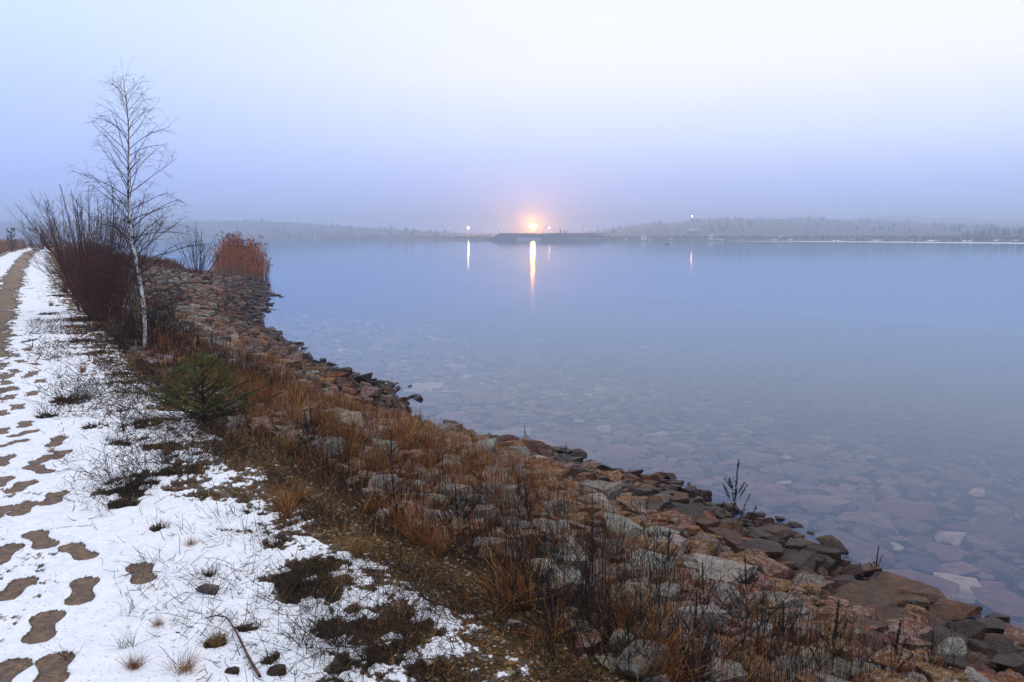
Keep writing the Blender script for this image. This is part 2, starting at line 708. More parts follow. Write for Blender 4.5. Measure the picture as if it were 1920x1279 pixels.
def rut_mask(u, v, c):
    rc = -1.40 + (c - 1.1) * .9
    wob = (fbm(u * .35, v * .5, 21) - .5) * .35
    right = np.exp(-((v - rc - 1.08 + wob) / .36) ** 2)
    leftr = np.exp(-((v - rc + .75 + wob) / .28) ** 2)
    return np.maximum(right, leftr * .9)


g = np.clip(rut_mask(UU, VV, Cc) * 1.6, 0, 1)[..., None] * (.55 + .45 * n_a[..., None])
T = T * (1 - g) + c_rut * g
gr = fast_mesh("ground", np.stack([X, Y, Z], -1).reshape(-1, 3), grid_faces(*X.shape), M_GROUND,
               T.reshape(-1, 3), True)
tag(gr, kind="structure")

# --- deep lake bed, water
V, F = box(0, 1350, -5.5, 5800, 3100, .1)
o = fast_mesh("lake_bed", V, F, M_BED)
tag(o, kind="structure")
nx = 40
gx, gy = np.meshgrid(np.linspace(-2900, 2900, nx), np.concatenate([np.linspace(-200, 100, 10), np.geomspace(110, 2900, 30)]), indexing='ij')
o = fast_mesh("lake_water", np.stack([gx, gy, np.full_like(gx, WZ)], -1).reshape(-1, 3), grid_faces(*gx.shape)[:, ::1], M_WATER, None, True)
tag(o, kind="structure")

# --- footprints trodden through the snow on the path: (toe pixel, heel pixel)
FP = [((104, 1243), (96, 1279)), ((14, 1264), (-10, 1290)), ((90, 1160), (73, 1197)), ((159, 1096), (150, 1127)),
      ((44, 1094), (10, 1122)), ((20, 1030), (-6, 1056)), ((66, 1004), (86, 1024)), ((134, 1028), (162, 1045)),
      ((108, 927), (95, 943)), ((50, 947), (36, 962)), ((48, 908), (28, 920)), ((62, 876), (86, 886)),
      ((264, 1072), (268, 1084)), ((50, 789), (44, 803)), ((112, 823), (100, 835)), ((36, 829), (6, 836)), ((8, 803), (-4, 815)),
      ((40, 760), (26, 766)), ((66, 737), (56, 741)), ((26, 741), (10, 749)), ((28, 727), (18, 732)), ((80, 714), (72, 718)),
      ((60, 703), (48, 707)), ((68, 697), (58, 700)), ((24, 703), (10, 707)), ((70, 681), (60, 684)), ((36, 663), (22, 668)),
      ((50, 641), (42, 644)), ((10, 645), (0, 651)), ((56, 655), (47, 658)), ((34, 694), (22, 697)), ((18, 716), (6, 720)),
      ((116, 849), (106, 855)), ((90, 858), (80, 862)), ((10, 858), (0, 872)), ((22, 622), (12, 626)), ((30, 606), (20, 610)),
      ((44, 676), (34, 679)), ((50, 812), (36, 816)), ((8, 770), (-4, 778)), ((5, 900), (-8, 912)), ((4, 958), (-10, 968))]
fps = []
for a, b in FP:
    A, B = on_z(*a, 0.), on_z(*b, 0.)
    dv = A[:2] - B[:2]
    L = np.linalg.norm(dv)
    mid = (A[:2] + B[:2]) / 2
    L2 = min(max(L, .15), .21)
    dv = dv / L
    # beyond a few metres the two pixels say little about the direction: the walker follows the path
    if mid[1] > 6.2:
        dv = DU * (1 if random.random() < .6 else -1) + np.array([random.uniform(-.3, .3), random.uniform(-.3, .3)])
        dv /= np.linalg.norm(dv)
        L2 = .17
    fps.append((mid + dv * L2 / 2, mid - dv * L2 / 2, .056 + random.uniform(-.006, .006), .049 + random.uniform(-.006, .005)))


def fp_sdf(x, y, f):
    """two soft lobes: sole and heel joined by a narrow waist"""
    A, B, ra, rb = f
    da = np.hypot(x - A[0], y - A[1]) - ra
    db = np.hypot(x - B[0], y - B[1]) - rb
    d = B - A
    t = np.clip(((x - A[0]) * d[0] + (y - A[1]) * d[1]) / (d @ d), 0, 1)
    dw = np.hypot(x - A[0] - t * d[0], y - A[1] - t * d[1]) - .034
    k = .016
    m = -k * np.log(np.exp(-da / k) + np.exp(-db / k) + np.exp(-dw / k) * .8)
    return m


# --- patches the snow left bare round the plants standing in it: (px, py, half width px)
BARE = [(250, 912, 75), (222, 950, 38), (130, 752, 48), (90, 780, 25), (330, 885, 60), (180, 800, 30), (230, 830, 36),
        (395, 1078, 26), (640, 1190, 90), (560, 1085, 70), (590, 1120, 60), (700, 1230, 50), (470, 1185, 28), (405, 1212, 28),
        (515, 1018, 24), (520, 1245, 30), (300, 990, 22), (620, 1060, 60), (660, 1270, 50), (190, 660, 26), (260, 800, 40),
        (160, 640, 30), (300, 840, 45), (760, 1180, 60), (115, 555, 28), (95, 590, 25), (60, 640, 12), (820, 1265, 40), (480, 960, 26)]
bare = []
for px, py, hw in BARE:
    p = on_z(px, py, 0.)
    bare.append((p[0], p[1], hw / FPX * np.hypot(p[1], 1.55)))

us = [1.2]
while us[-1] < 120:
    us.append(us[-1] + max(.0105, .0062 * us[-1]))
us = np.array(us)
vsn = np.concatenate([np.arange(-6, -.5, .09), np.arange(-.5, 1.75, .0115), np.arange(1.75, 6, .12)])
UU, VV = np.meshgrid(us, vsn, indexing='ij')
X, Y = xy(UU, VV)
Cc = crest(UU)
d_c = VV - Cc
E = 1.85 - .3 * sstep(.25, .75, VV) - 1.05 * sstep(-.55, -.05, d_c) - 2.4 * sstep(.0, .42, d_c)
far_k = sstep(8, 25, UU)
E = E - .45 * far_k - .35 * sstep(-.1, -.4, VV - .1) * 0
nz = (fbm(X * 5, Y * 5, 31, 3) - .5) * 2.6 + (fbm(X * 21, Y * 21, 33, 3) - .5) * 2.4 + (fbm(X * 60, Y * 60, 36, 2) - .5) * 1.4
streak = (fbm(X * 1.2 - Y * .1, Y * 2.6, 41, 3) - .5) * 1.6 * (1 - .6 * far_k)
f = E + nz * (.55 + .35 * sstep(-.9, -.2, d_c)) + streak * (.8 + .5 * sstep(-.9, -.2, d_c))
f = f - (1.5 * rut_mask(UU, VV, Cc) * sstep(6, 13, UU) + .9 * rut_mask(UU, VV, Cc)) * (.45 + 1.1 * fbm(X * 1.3, Y * 1.3, 49, 3))
bnz = sstep(.36, .66, fbm(X * 11, Y * 11, 47, 4))
for bx, by, br in bare:
    f -= 4.6 * np.exp(-(((X - bx) ** 2 + (Y - by) ** 2) / (br * br * .5))) * np.clip(1.7 * bnz, .05, 1)
for fpr in fps:
    A, B, ra, rb = fpr
    near = (np.abs(X - (A[0] + B[0]) / 2) < .4) & (np.abs(Y - (A[1] + B[1]) / 2) < .4)
    xs, ys = X[near], Y[near]
    edge = (fbm(xs * 70, ys * 70, 51, 3) - .5) * .008
    f[near] = np.minimum(f[near], (fp_sdf(xs, ys, fpr) + edge) / .016)
thick = np.where(f > 0, .013 * (1 - np.exp(-f * 1.3)) / .75, .012 * np.clip(f, -1.2, 0))
und = (fbm(X * 7, Y * 7, 61, 4) - .5) * .022
Zs = H(X, Y) + thick + np.where(f > .3, und * np.clip(f - .3, 0, 1), 0)
Fq = grid_faces(*X.shape)
keep = (thick.ravel()[Fq] > -.0115).any(1)
Fq = Fq[keep]
used = np.unique(Fq)
remap = np.full(X.size, -1, dtype=np.int64)
remap[used] = np.arange(len(used))
snow = fast_mesh("snow", np.stack([X, Y, Zs], -1).reshape(-1, 3)[used], remap[Fq], M_SNOW, np.repeat(np.clip(f, 0, 1).reshape(-1, 1)[used], 3, axis=1), True)
tag(snow, kind="structure")
for fpr in fps:
    A, B, ra, rb = fpr
    mid = (A + B) / 2
    q = np.linspace(-.24, .24, 41)
    gx, gy = np.meshgrid(q + mid[0], q + mid[1], indexing='ij')
    sd = fp_sdf(gx, gy, fpr)
    gz = H(gx, gy) + .003 + (fbm(gx * 45, gy * 45, 71, 3) - .5) * .010
    Fq = grid_faces(41, 41)
    Fq = Fq[(sd.ravel()[Fq] < .016).all(1)]
    used = np.unique(Fq)
    remap = np.full(gx.size, -1)
    remap[used] = np.arange(len(used))
    fast_mesh("footprint", np.stack([gx, gy, gz], -1).reshape(-1, 3)[used], remap[Fq], M_PRINT, None, True, snow)

# --- far shore and hills
AZ = np.arange(-700, 2700, 12)
SH_ROW = np.interp(AZ, [-700, 340, 800, 900, 1140, 1400, 1920, 2700], [446.5, 447.5, 449, 450, 450.5, 451, 454, 457])
RG_ROW = np.interp(AZ, [-700, -200, 0, 340, 450, 560, 700, 800, 900, 980, 1080, 1140, 1220, 1320, 1500, 1600, 1700, 1800, 1920, 2300, 2700],
                   [414, 415, 417, 416, 415, 419, 428, 434, 439.5, 440.5, 438, 432, 422, 413, 412, 416, 420, 423, 429, 425, 425])
RG_D = 1250.0


def far_profile(k):
    """height profile along azimuth k: list of (depth, z)"""
    Dw = (CZ - WZ) * FPX / (SH_ROW[k] - 441.9)
    zr = CZ + (441.9 - RG_ROW[k]) / FPX * RG_D
    return Dw, zr


FRAC = np.array([-.02, 0, .015, .04, .1, .25, .5, .8, 1.0, 1.15, 1.5])
rows = []
for k, a in enumerate(AZ):
    Dw, zr = far_profile(k)
    D = Dw + (RG_D - Dw) * FRAC
    zz = np.array([-2.2, WZ - .03, -.9, .2, .5, .8 + (zr - 1) * .12, 1 + (zr - 1) * .45, 1 + (zr - 1) * .9, zr, zr * .9, zr * .3])
    zz[3:] += (fbm(a * .02 + D[3:] * .01, D[3:] * .02, 81) - .5) * 1.2
    rows.append(np.stack([(a - 960) / FPX * D / CP, D, zz], -1))
G = np.array(rows)
tag(fast_mesh("far_hills", G.reshape(-1, 3), grid_faces(G.shape[0], G.shape[1]), M_FAR, None, True), kind="structure")
rows = []                                     # a second, fainter ridge
for a in AZ:
    r = np.interp(a, [-700, 0, 500, 900, 1100, 1400, 1600, 1680, 1800, 1920, 2700], [425, 428, 430, 438, 436, 420, 409, 406, 409, 414, 420])
    for D, kf in ((1500, .2), (1900, .75), (2200, 1.0), (2500, .6)):
        z = CZ + (441.9 - r) / FPX * 2200
        rows.append(((a - 960) / FPX * D / CP, D, z * kf + (fbm(a * .03, D * .01, 83) - .5) * 9))
G2 = np.array(rows)
tag(fast_mesh("distant_ridge", G2, grid_faces(len(AZ), 4), M_FAR, None, True), kind="structure")


def far_z(a, D):
    k = int(np.clip(np.searchsorted(AZ, a), 0, len(AZ) - 1))
    return float(np.interp(D, G[k, :, 1], G[k, :, 2]))


# trees of the far woods
def conifer(h, sides=6):
    """three ragged tiers and a stem"""
    V, F, n = [], [], 0
    for (z0, z1, r) in ((.08, .52, .19), (.32, .78, .14), (.58, 1.0, .085)):
        a = np.arange(sides) * 2 * math.pi / sides + random.random()
        rr = r * rng.uniform(.65, 1.25, sides)
        ring = np.stack([np.cos(a) * rr, np.sin(a) * rr, np.full(sides, z0) + rng.uniform(-.05, .05, sides)], -1)
        V.append(ring)
        V.append(np.array([[0, 0, z1]]))
        F += [(n + i, n + (i + 1) % sides, n + sides) for i in range(sides)]
        n += sides + 1
    V.append(np.array([(-.012, 0, 0), (.012, 0, 0), (0, 0, .3)]))
    F.append((n, n + 1, n + 2))
    return np.concatenate(V) * h, np.array(F)


def leafless(h):
    """trunk with a spray of limbs"""
    n = 14
    base = np.zeros((n, 3))
    base[:, 2] = h * np.linspace(.15, .7, n)
    P = arc_paths(base, rng.uniform(0, 6.28, n), rng.uniform(.35, .75, n), h * rng.uniform(.3, .42, n), rng.uniform(-.2, .2, n), 3)
    V1, F1, _ = tubes(P, np.tile(np.array([.014, .012, .006]) * h, (n, 1)), 3)
    P = np.array([[(0, 0, 0), (0, 0, h * .5), (0, 0, h)]], float)
    V2, F2, _ = tubes(P, np.array([[.022, .016, .004]]) * h, 3)
    return np.concatenate([V1, V2]), np.concatenate([F1, F2 + len(V1)])


buf = Buf()
protos = [conifer(1.0) for _ in range(8)]
lprotos = [leafless(1.0) for _ in range(5)]
for i in range(3400):
    a = random.uniform(-350, 2250)
    k = int(np.clip(np.searchsorted(AZ, a), 0, len(AZ) - 1))
    Dw, zr = far_profile(k)
    lo = .12 if a < 860 else .3
    fr = random.uniform(lo, 1.02) if random.random() < .75 else random.uniform(.9, 1.03)
    if 840 < a < 1120 and random.random() < .45:
        continue
    D = Dw + (RG_D - Dw) * fr
    if 970 < a < 1028 and D < 930:
        continue
    h = (random.uniform(1.6, 3.0) + 3.5 * random.random() ** 5) * (.7 + .9 * float(vnoise(a * .03, fr * 6, 77))) * (1.0 if a < 860 or a > 1100 else .8)
    hard = random.random() < (.45 if a < 900 else .3)
    V0, F0 = random.choice(lprotos if hard else protos)
    th = random.uniform(0, 6.28)
    R = np.array([[math.cos(th), -math.sin(th), 0], [math.sin(th), math.cos(th), 0], [0, 0, 1]])
    wd = random.uniform(1.1, 2.4)
    V = (V0 * (wd, wd, 1) * h) @ R.T + ((a - 960) / FPX * D / CP, D, far_z(a, D) - .3)
    c = np.array([.03, .045, .035]) * random.uniform(.6, 1.4) if not hard else np.array([.05, .045, .045]) * random.uniform(.7, 1.3)
    buf.add(V, F0, c)
for i in range(190):                          # conifer stand on the right, nearer
    a = random.uniform(1790, 2150)
    D = random.uniform(520, 640)
    h = random.uniform(3.5, 7.5) * (.6 + .4 * sstep(1790, 1860, a))
    V0, F0 = random.choice(protos)
    V = V0 * (1.2, 1.2, 1) * h + ((a - 960) / FPX * D / CP, D, far_z(a, D) - .2)
    buf.add(V, F0, np.array([.025, .045, .03]) * random.uniform(.6, 1.3))
tag(buf.build("far_forest", M_TREE), kind="stuff")
# brown scrub along the far waterline
n = 5200
a = rng.uniform(-350, 2250, n)
k = np.clip(np.searchsorted(AZ, a), 0, len(AZ) - 1)
Dw = (CZ - WZ) * FPX / (SH_ROW[k] - 441.9)
D = Dw + rng.uniform(2, 60, n)
hz = rng.uniform(.5, 1.6, n)
base = np.stack([(a - 960) / FPX * D / CP, D, np.array([far_z(x, y) for x, y in zip(a, D)]) - .1], -1)
P = arc_paths(base, rng.uniform(0, 6.28, n), rng.uniform(.1, .6, n), hz, rng.uniform(-.2, .2, n), 3)
V, F, C = tubes(P, np.tile(np.array([.45, .5, .1]), (n, 1)) * rng.uniform(.4, 1.2, (n, 1)), 3,
                np.array([.085, .06, .05]) * rng.uniform(.5, 1.5, (n, 1)))
tag(fast_mesh("shore_scrub", V, F, M_TREE, C), kind="stuff")

# snow lying on the far shore, a thin ice margin on the right
buf = Buf()
for px, w in ((1215, 9), (1440, 14), (1475, 8), (1560, 20), (1590, 14), (1640, 30), (1700, 9), (1745, 40), (1800, 30), (1855, 24), (1890, 30), (1912, 18),
              (1170, 6), (1255, 8), (1280, 6), (560, 8), (600, 10), (1383, 10), (420, 8)):
    kk = int(np.searchsorted(AZ, px))
    Dw = (CZ - WZ) * FPX / (SH_ROW[kk] - 441.9)
    D = Dw + random.uniform(6, 14)
    cx = (px - 960) / FPX * D / CP
    W = w / FPX * D
    n = 9
    t = np.linspace(-.5, .5, n)
    top = np.stack([cx + t * W, np.full(n, D), far_z(px, D) + .08 + .16 * np.cos(t * math.pi) * rng.uniform(.6, 1.3, n)], -1)
    bot = np.stack([cx + t * W * 1.1, np.full(n, D - 2.5), np.full(n, far_z(px, D - 2.5) - .1)], -1)
    bak = np.stack([cx + t * W, np.full(n, D + 5), np.full(n, far_z(px, D + 5) - .3)], -1)
    buf.add(np.concatenate([bot, top, bak]), tri(grid_faces(3, n)))
tag(buf.build("shore_snow", M_DRIFT), kind="structure")
pts = []
for px, r0, r1 in ((1370, 452.1, 452.5), (1440, 452.2, 452.9), (1560, 452.6, 453.9), (1700, 453.5, 455.0), (1830, 454.6, 456.2), (1940, 455.2, 457.2), (2100, 456, 458)):
    pts += [on_z(px, r0, WZ + .02), on_z(px, r1, WZ + .02)]
tag(fast_mesh("ice_margin", np.array(pts), grid_faces(7, 2), M_WHITE), kind="structure")


# --- the embankment jutting out on the far side
def far_pt(px, row, D):
    return at_depth(px, row, D)


D0 = 565.0
outl = [(905, 450.8), (921, 444.5), (935, 437.6), (960, 437.0), (1010, 438), (1060, 437.2), (1110, 437.6), (1128, 441), (1142, 450.8)]
fr = np.array([far_pt(px, r, D0 + (451 - r) * .6) for px, r in outl])
mid_ = np.array([far_pt(px, max(r, 437) + 1.2, D0 + 30) for px, r in outl])
mid_[:, 2] = fr[:, 2]
bk = mid_ + (0, 40, 0)
bk[:, 2] = -2
lo_ = fr.copy()
lo_[:, 2] = -2.2
lo_[:, 1] -= 4
lo_[1:-1, 1] -= 3
emb = fast_mesh("embankment", np.concatenate([lo_, fr, mid_, bk]), grid_faces(4, len(outl)), plain("embankment rubble", (.05, .048, .05), .95, .5, .6), None, False)
tag(emb, "low dark rubble embankment jutting into the far side of the lake", "embankment")


def ribbon(name, p, q, wdt, parent=None, mtl=None):
    p, q = np.array(p), np.array(q)
    d = q - p
    n_ = np.cross(d, (0, 1, 0))
    n_ = n_ / np.linalg.norm(n_) * wdt / 2
    b_ = np.array([0, .8, 0])
    V = np.array([p - n_, p + n_, q + n_, q - n_, p - n_ + b_, p + n_ + b_, q + n_ + b_, q - n_ + b_])
    F = np.array([(0, 1, 2, 3), (7, 6, 5, 4), (0, 4, 5, 1), (1, 5, 6, 2), (2, 6, 7, 3), (3, 7, 4, 0)])
    return fast_mesh(name, V, F, mtl or M_DRIFT, None, False, parent)


ribbon("snow_strip", far_pt(921, 444.3, D0 - 1), far_pt(935, 437.5, D0 + 5), .5, emb)
ribbon("snow_strip", far_pt(969, 447.2, D0 - 2), far_pt(1015, 447.2, D0 - 2), .4, emb)
ribbon("snow_strip", far_pt(970, 449.6, D0 - 3.5), far_pt(1014, 449.6, D0 - 3.5), .3, emb)
ribbon("snow_strip", far_pt(1012, 437.2, D0 + 6), far_pt(1055, 436.6, D0 + 6), .35, emb)
for k in range(11):
    px = 1064 + k * 6
    ribbon("snow_strip", far_pt(px, 447.2, D0 - 2), far_pt(px + 3.6, 447.2, D0 - 2), .3, emb)


# ------------------------------------------------------------------ far things: lamps, mast, buildings, slipways
def street_lamp(px, row, D, label, colr, strength, rad, group="lamps across the lake"):
    top = far_pt(px, row, D)
    zb = far_z(px, D)
    root = empty("street_lamp", (top[0], D, zb - .2), label, "lamp", group)
    h = top[2] - zb + .2
    P = np.array([[(0, .5 + rad, 0), (0, .5 + rad, h * .5), (0, .5 + rad, h), (0, .1, h + rad)]])
    V, F, _ = tubes(P, np.array([[.16, .13, .1, .08]]), 6)
    fast_mesh("pole", V, F, M_METAL, None, True, root)
    V, F = ico(2)
    fast_mesh("lamp_globe", V * rad + (0, -.15, h), F, emit_mat("lamp light " + str(px), colr, strength), None, True, root)
    V, F = box(0, .1, h + rad + .12, .5, .8, .12)
    fast_mesh("lamp_hood", V, F, M_METAL, None, False, root)
    return root


street_lamp(999, 424, 900, "brightest orange lamp glowing behind the dark embankment", (1.0, .32, .008), 3800, 2.2)
street_lamp(878, 427.5, 760, "small warm white lamp left of the embankment", (1.0, .55, .22), 800, .5)
street_lamp(1030, 427.5, 840, "faint lamp just right of the brightest orange lamp", (1.0, .62, .38), 100, .42)
street_lamp(780, 427, 900, "tiny white lamp before the far left woods", (.95, .93, 1.0), 9, .42)
street_lamp(843, 427.5, 900, "tiny white lamp left of the warm white lamp", (.95, .93, 1.0), 7, .38)
street_lamp(935, 423.5, 900, "tiny white lamp between the warm white and orange lamps", (.95, .93, 1.0), 7, .38)


def radio_mast(px, top_row, D, label):
    top = far_pt(px, top_row, D)
    zb = far_z(px, D)
    root = empty("radio_mast", (top[0], D, zb - .2), label, "mast")
    h = top[2] - zb + .2
    w = .7
    P, R = [], []
    for sx in (-1, 1):
        for sy in (-1, 1):
            V, F, _ = tubes(np.array([[(sx * w, sy * w, 0), (sx * w * .8, sy * w * .8, h * .5), (sx * w * .5, sy * w * .5, h)]]), np.array([[.13, .12, .1]]), 4)
            fast_mesh("leg", V, F, M_METAL, None, False, root)
    nb = 9
    for k in range(nb):
        z0, z1 = h * k / nb, h * (k + 1) / nb
        a0, a1 = w * (1 - .5 * k / nb), w * (1 - .5 * (k + 1) / nb)
        for s in (-1, 1):
            P.append([(-a0, s * a0, z0), (a1, s * a1, z1)])
            P.append([(s * a0, -a0, z0), (s * a1, a1, z1)])
    V, F, _ = tubes(np.array(P, float), np.full((len(P), 2), .07), 3)
    fast_mesh("bracing", V, F, M_METAL, None, False, root)
    V, F = ico(2)
    fast_mesh("beacon", V * .5 + (0, 0, h + .4), F, emit_mat("beacon red", (1.0, .22, .24), 220), None, True, root)
    return root


radio_mast(1298, 406.5, 900, "thin lattice mast with a red light against the right hill")
for px, tr, lb in ((1092, 420, "taller thin bare pole right of the embankment"), (1150, 422, "shorter thin bare pole below the foot of the right hill")):
    D = 820
    t_ = far_pt(px, tr, D)
    zb = far_z(px, D)
    V, F, _ = tubes(np.array([[(0, 0, 0), (0, 0, (t_[2] - zb) * .5), (0, 0, t_[2] - zb)]]), np.array([[.22, .2, .16]]), 6)
    V2, F2 = box(0, 0, t_[2] - zb - .5, 1.6, .2, .2)
    o = empty("utility_pole", (t_[0], D, zb), lb, "pole", "bare poles on the far shore")
    fast_mesh("post", V, F, M_METAL, None, True, o)
    fast_mesh("cross_arm", V2, F2, M_METAL, None, False, o)


def far_house(px, row, wpx, hpx, D, label, name="far_building"):
    p = far_pt(px, row, D)
    W, Hh = wpx / FPX * D, hpx / FPX * D
    o = empty(name, (p[0], D, p[2]), label, "building", "pale buildings on the far shore")
    V, F = box(0, 4, Hh * .3, W, 8, Hh * .6 + 2)
    fast_mesh("wall", V, F, M_FAR if "snowy" in label else M_WHITE, None, False, o)
    t = Hh * .6 + 1 - .0
    V = np.array([(-W * .53, -.4, t * .65), (W * .53, -.4, t * .65), (W * .53, 4, t * .65 + Hh * .6), (-W * .53, 4, t * .65 + Hh * .6), (W * .53, 8.4, t * .65), (-W * .53, 8.4, t * .65),
                  (-W * .53, -.4, t * .65 - .3), (W * .53, -.4, t * .65 - .3), (W * .53, 8.4, t * .65 - .3), (-W * .53, 8.4, t * .65 - .3)])
    F = np.array([(0, 1, 2, 3), (3, 2, 4, 5), (6, 9, 8, 7), (0, 6, 7, 1), (5, 4, 8, 9)])
    fast_mesh("roof", V, F, M_DRIFT, None, False, o)
    for k in range(3):
        V, F = box((k - 1) * W * .28, -.03, Hh * .25, W * .12, .1, Hh * .22)
        fast_mesh("window", V, F, M_METAL, None, False, o)


far_house(1300, 436.5, 17, 5, 700, "low pale building with snowy roof below the lattice mast")
far_house(1126, 438.5, 16, 4, 780, "low snowy shed just behind the right end of the embankment")
far_house(1139, 439, 10, 2.5, 780, "smaller snowy shed at the foot of the right hill")
far_house(1209, 447.5, 6, 3, 470, "tiny white hut at the water on the far right shore")


def slipway(pts_row, D, wdt, label):
    """snow covered ramp: a chain of sloping slabs"""
    P = [far_pt(px, r, D) for px, r in pts_row]
    o = empty("snowy_slipway", P[0], label, "slipway", "snow covered slipways on the far shore")
    base = np.array(P[0])
    for a, b in zip(P[:-1], P[1:]):
        s = ribbon("ramp", np.array(a) - base, np.array(b) - base, wdt, o, M_WHITE)
    return o


slipway([(1328, 447.5), (1334, 446.5), (1337, 439.8), (1329, 440.5)], 500, .9, "bright hooked snowy ramp at the water below the right hill")
slipway([(1332, 448.6), (1345, 448.2), (1358, 449.4)], 498, .5, "flat snowy strip running right from the bright hooked ramp")
slipway([(1459, 445.3), (1471, 440.5)], 500, .5, "thin slanting snowy ramp right of the hooked ramp")
for px, h_, lb in ((1049, 12, "taller of two dark firs standing behind the embankment"), (1057, 10, "shorter of two dark firs standing behind the embankment")):
    D = 720
    o = empty("fir_tree", ((px - 960) / FPX * D / CP, D, far_z(px, D) - .2), lb, "tree", "firs behind the embankment")
    V0, F0 = conifer(1.0, 8)
    fast_mesh("crown", V0 * (1.6, 1.6, 1) * h_ * .62, F0, M_TREE, np.tile(np.array([.02, .035, .03]), (len(V0), 1)), False, o)
    V, F, _ = tubes(np.array([[(0, 0, -.2), (0, 0, 1.2), (0, 0, 2.5)]]), np.array([[.2, .17, .1]]), 5)
    fast_mesh("trunk", V, F, M_TWIG, None, False, o)
# a dark bird resting on the water
p = on_z(1250, 458.6, WZ)
o = empty("water_bird", p, "tiny dark bird floating on the lake below the hut", "bird")
V, F = ico(2)
Vb = V * (.55, .22, .2) + (0, 0, .1)
Vb[:, 2] += np.clip(-V[:, 0] - .4, 0, 1) * .2
fast_mesh("body", np.concatenate([Vb, V * (.12, .1, .1) + (.45, 0, .48), V * (.07, .06, .2) + (.4, 0, .3)]),
          np.concatenate([F, F + len(V), F + 2 * len(V)]), plain("dark plumage", (.03, .03, .035)), None, True, o)

# ------------------------------------------------------------------ haze over the lake
V, F = box(0, 1350, 28, 6000, 3300, 72)
hz = fast_mesh("haze", V, F)
m, nt, b = mat("lake haze")
nt.nodes.remove(b)
pv = N(nt, "ShaderNodeVolumePrincipled")
pv.inputs["Color"].default_value = (.70, .81, 1.0, 1)
pv.inputs["Density"].default_value = .0012
pv.inputs["Anisotropy"].default_value = .62
nt.links.new(pv.outputs[0], nt.nodes["Material Output"].inputs["Volume"])
hz.data.materials.append(m)
tag(hz, kind="stuff")

# ------------------------------------------------------------------ labels: every thing is told apart by its look and by what stands beside it
LANDMARKS = [("the tall mugwort", 1380, 935), ("the slender right mugwort", 1645, 1050), ("the large flat pale boulder", 1340, 1062),
             ("the spruce sapling", 380, 735), ("the reed bed", 437, 500), ("the birch", 262, 600), ("the midway stone spit", 742, 752),
             ("the white gravel edge stone", 960, 1168), ("the large brown slab", 1621, 1122), ("the lower right corner", 1900, 1262),
             ("the big rust grass clump", 735, 835), ("the spit before the reeds", 505, 550), ("the two stones in water", 1200, 900),
             ("the mossy dark stone", 1208, 1005), ("the big reddish willow", 180, 560), ("the fallen red stick", 452, 1225),
             ("the thorny snow plant", 215, 900), ("the lower edge middle", 1000, 1270), ("the inlet", 470, 603), ("the lone water stone", 922, 818),
             ("the big dark boulder", 1490, 1062), ("the mound of black weeds", 1180, 1200), ("the cluster of pale rubble", 860, 940), ("the right open water", 1850, 960),
             ("the waterside boulder", 1095, 890), ("the bright ochre stone", 1519, 1113)]
OWN = {(1340, 1064): "large flat pale boulder lying between the mugworts and the lower right water", (962, 1168): "pointed white stone lying alone on the edge of the gravel shoulder",
       (1621, 1122): "large brown slab at the waterline behind the slender right mugwort", (1208, 1005): "mossy dark rounded stone wedged between two pale grey stones",
       (1492, 1062): "big dark wet boulder at the waterline right of the large flat pale boulder", (1519, 1113): "bright ochre rounded stone below the big dark boulder",
       (1094, 891): "dark rounded waterside boulder left of the two stones in water", (922, 818): "lone flat dark stone in the water beyond the rust grass",
       (1164, 897): "left of the two stones in water, brown and rounded", (1225, 894): "right of the two stones in water, brown and wedge shaped",
       (735, 814): "big rust grass clump, tallest on the middle of the bank"}


def direction(dx, dy):
    a = math.degrees(math.atan2(-dy, dx)) % 360
    return ["right of", "above and right of", "above", "above and left of", "left of", "below and left of", "below", "below and right of"][int((a + 22.5) // 45) % 8]


def where(px, py, skip=None):
    best = min((m for m in LANDMARKS if m[0] != skip), key=lambda m: math.hypot(m[1] - px, (m[2] - py) * 1.3))
    d = math.hypot(best[1] - px, best[2] - py)
    q = "close " if d < 45 else ("" if d < 110 else "well ")
    return q + direction(px - best[1], py - best[2]) + " " + best[0]


class Labeller:
    """collects (object, words, px, py) and writes labels; look-alikes at one landmark are told apart by their order"""

    def __init__(s):
        s.items = []

    def add(s, o, words, px, py):
        s.items.append((o, words, px, py))

    def finish(s):
        by = {}
        for o, words, px, py in s.items:
            own = OWN.get((px, py))
            if own:
                o["label"] = own
                continue
            by.setdefault((words, where(px, py)), []).append((px, o))
        order = ["leftmost", "second", "third", "fourth", "fifth", "sixth", "seventh", "eighth", "ninth", "tenth", "eleventh", "twelfth", "thirteenth", "fourteenth"]
        for (words, w), lst in by.items():
            if len(lst) == 1:
                lst[0][1]["label"] = words + " " + w
            elif len(lst) == 2:
                lst.sort(key=lambda q: q[0])
                lst[0][1]["label"] = "left " + words + " " + w
                lst[1][1]["label"] = "right " + words + " " + w
            else:
                lst.sort(key=lambda q: q[0])
                for k, (_, o) in enumerate(lst):
                    o["label"] = (order[k] if k == 0 else ("rightmost" if k == len(lst) - 1 else order[min(k, 13)])) + " " + words + " " + w


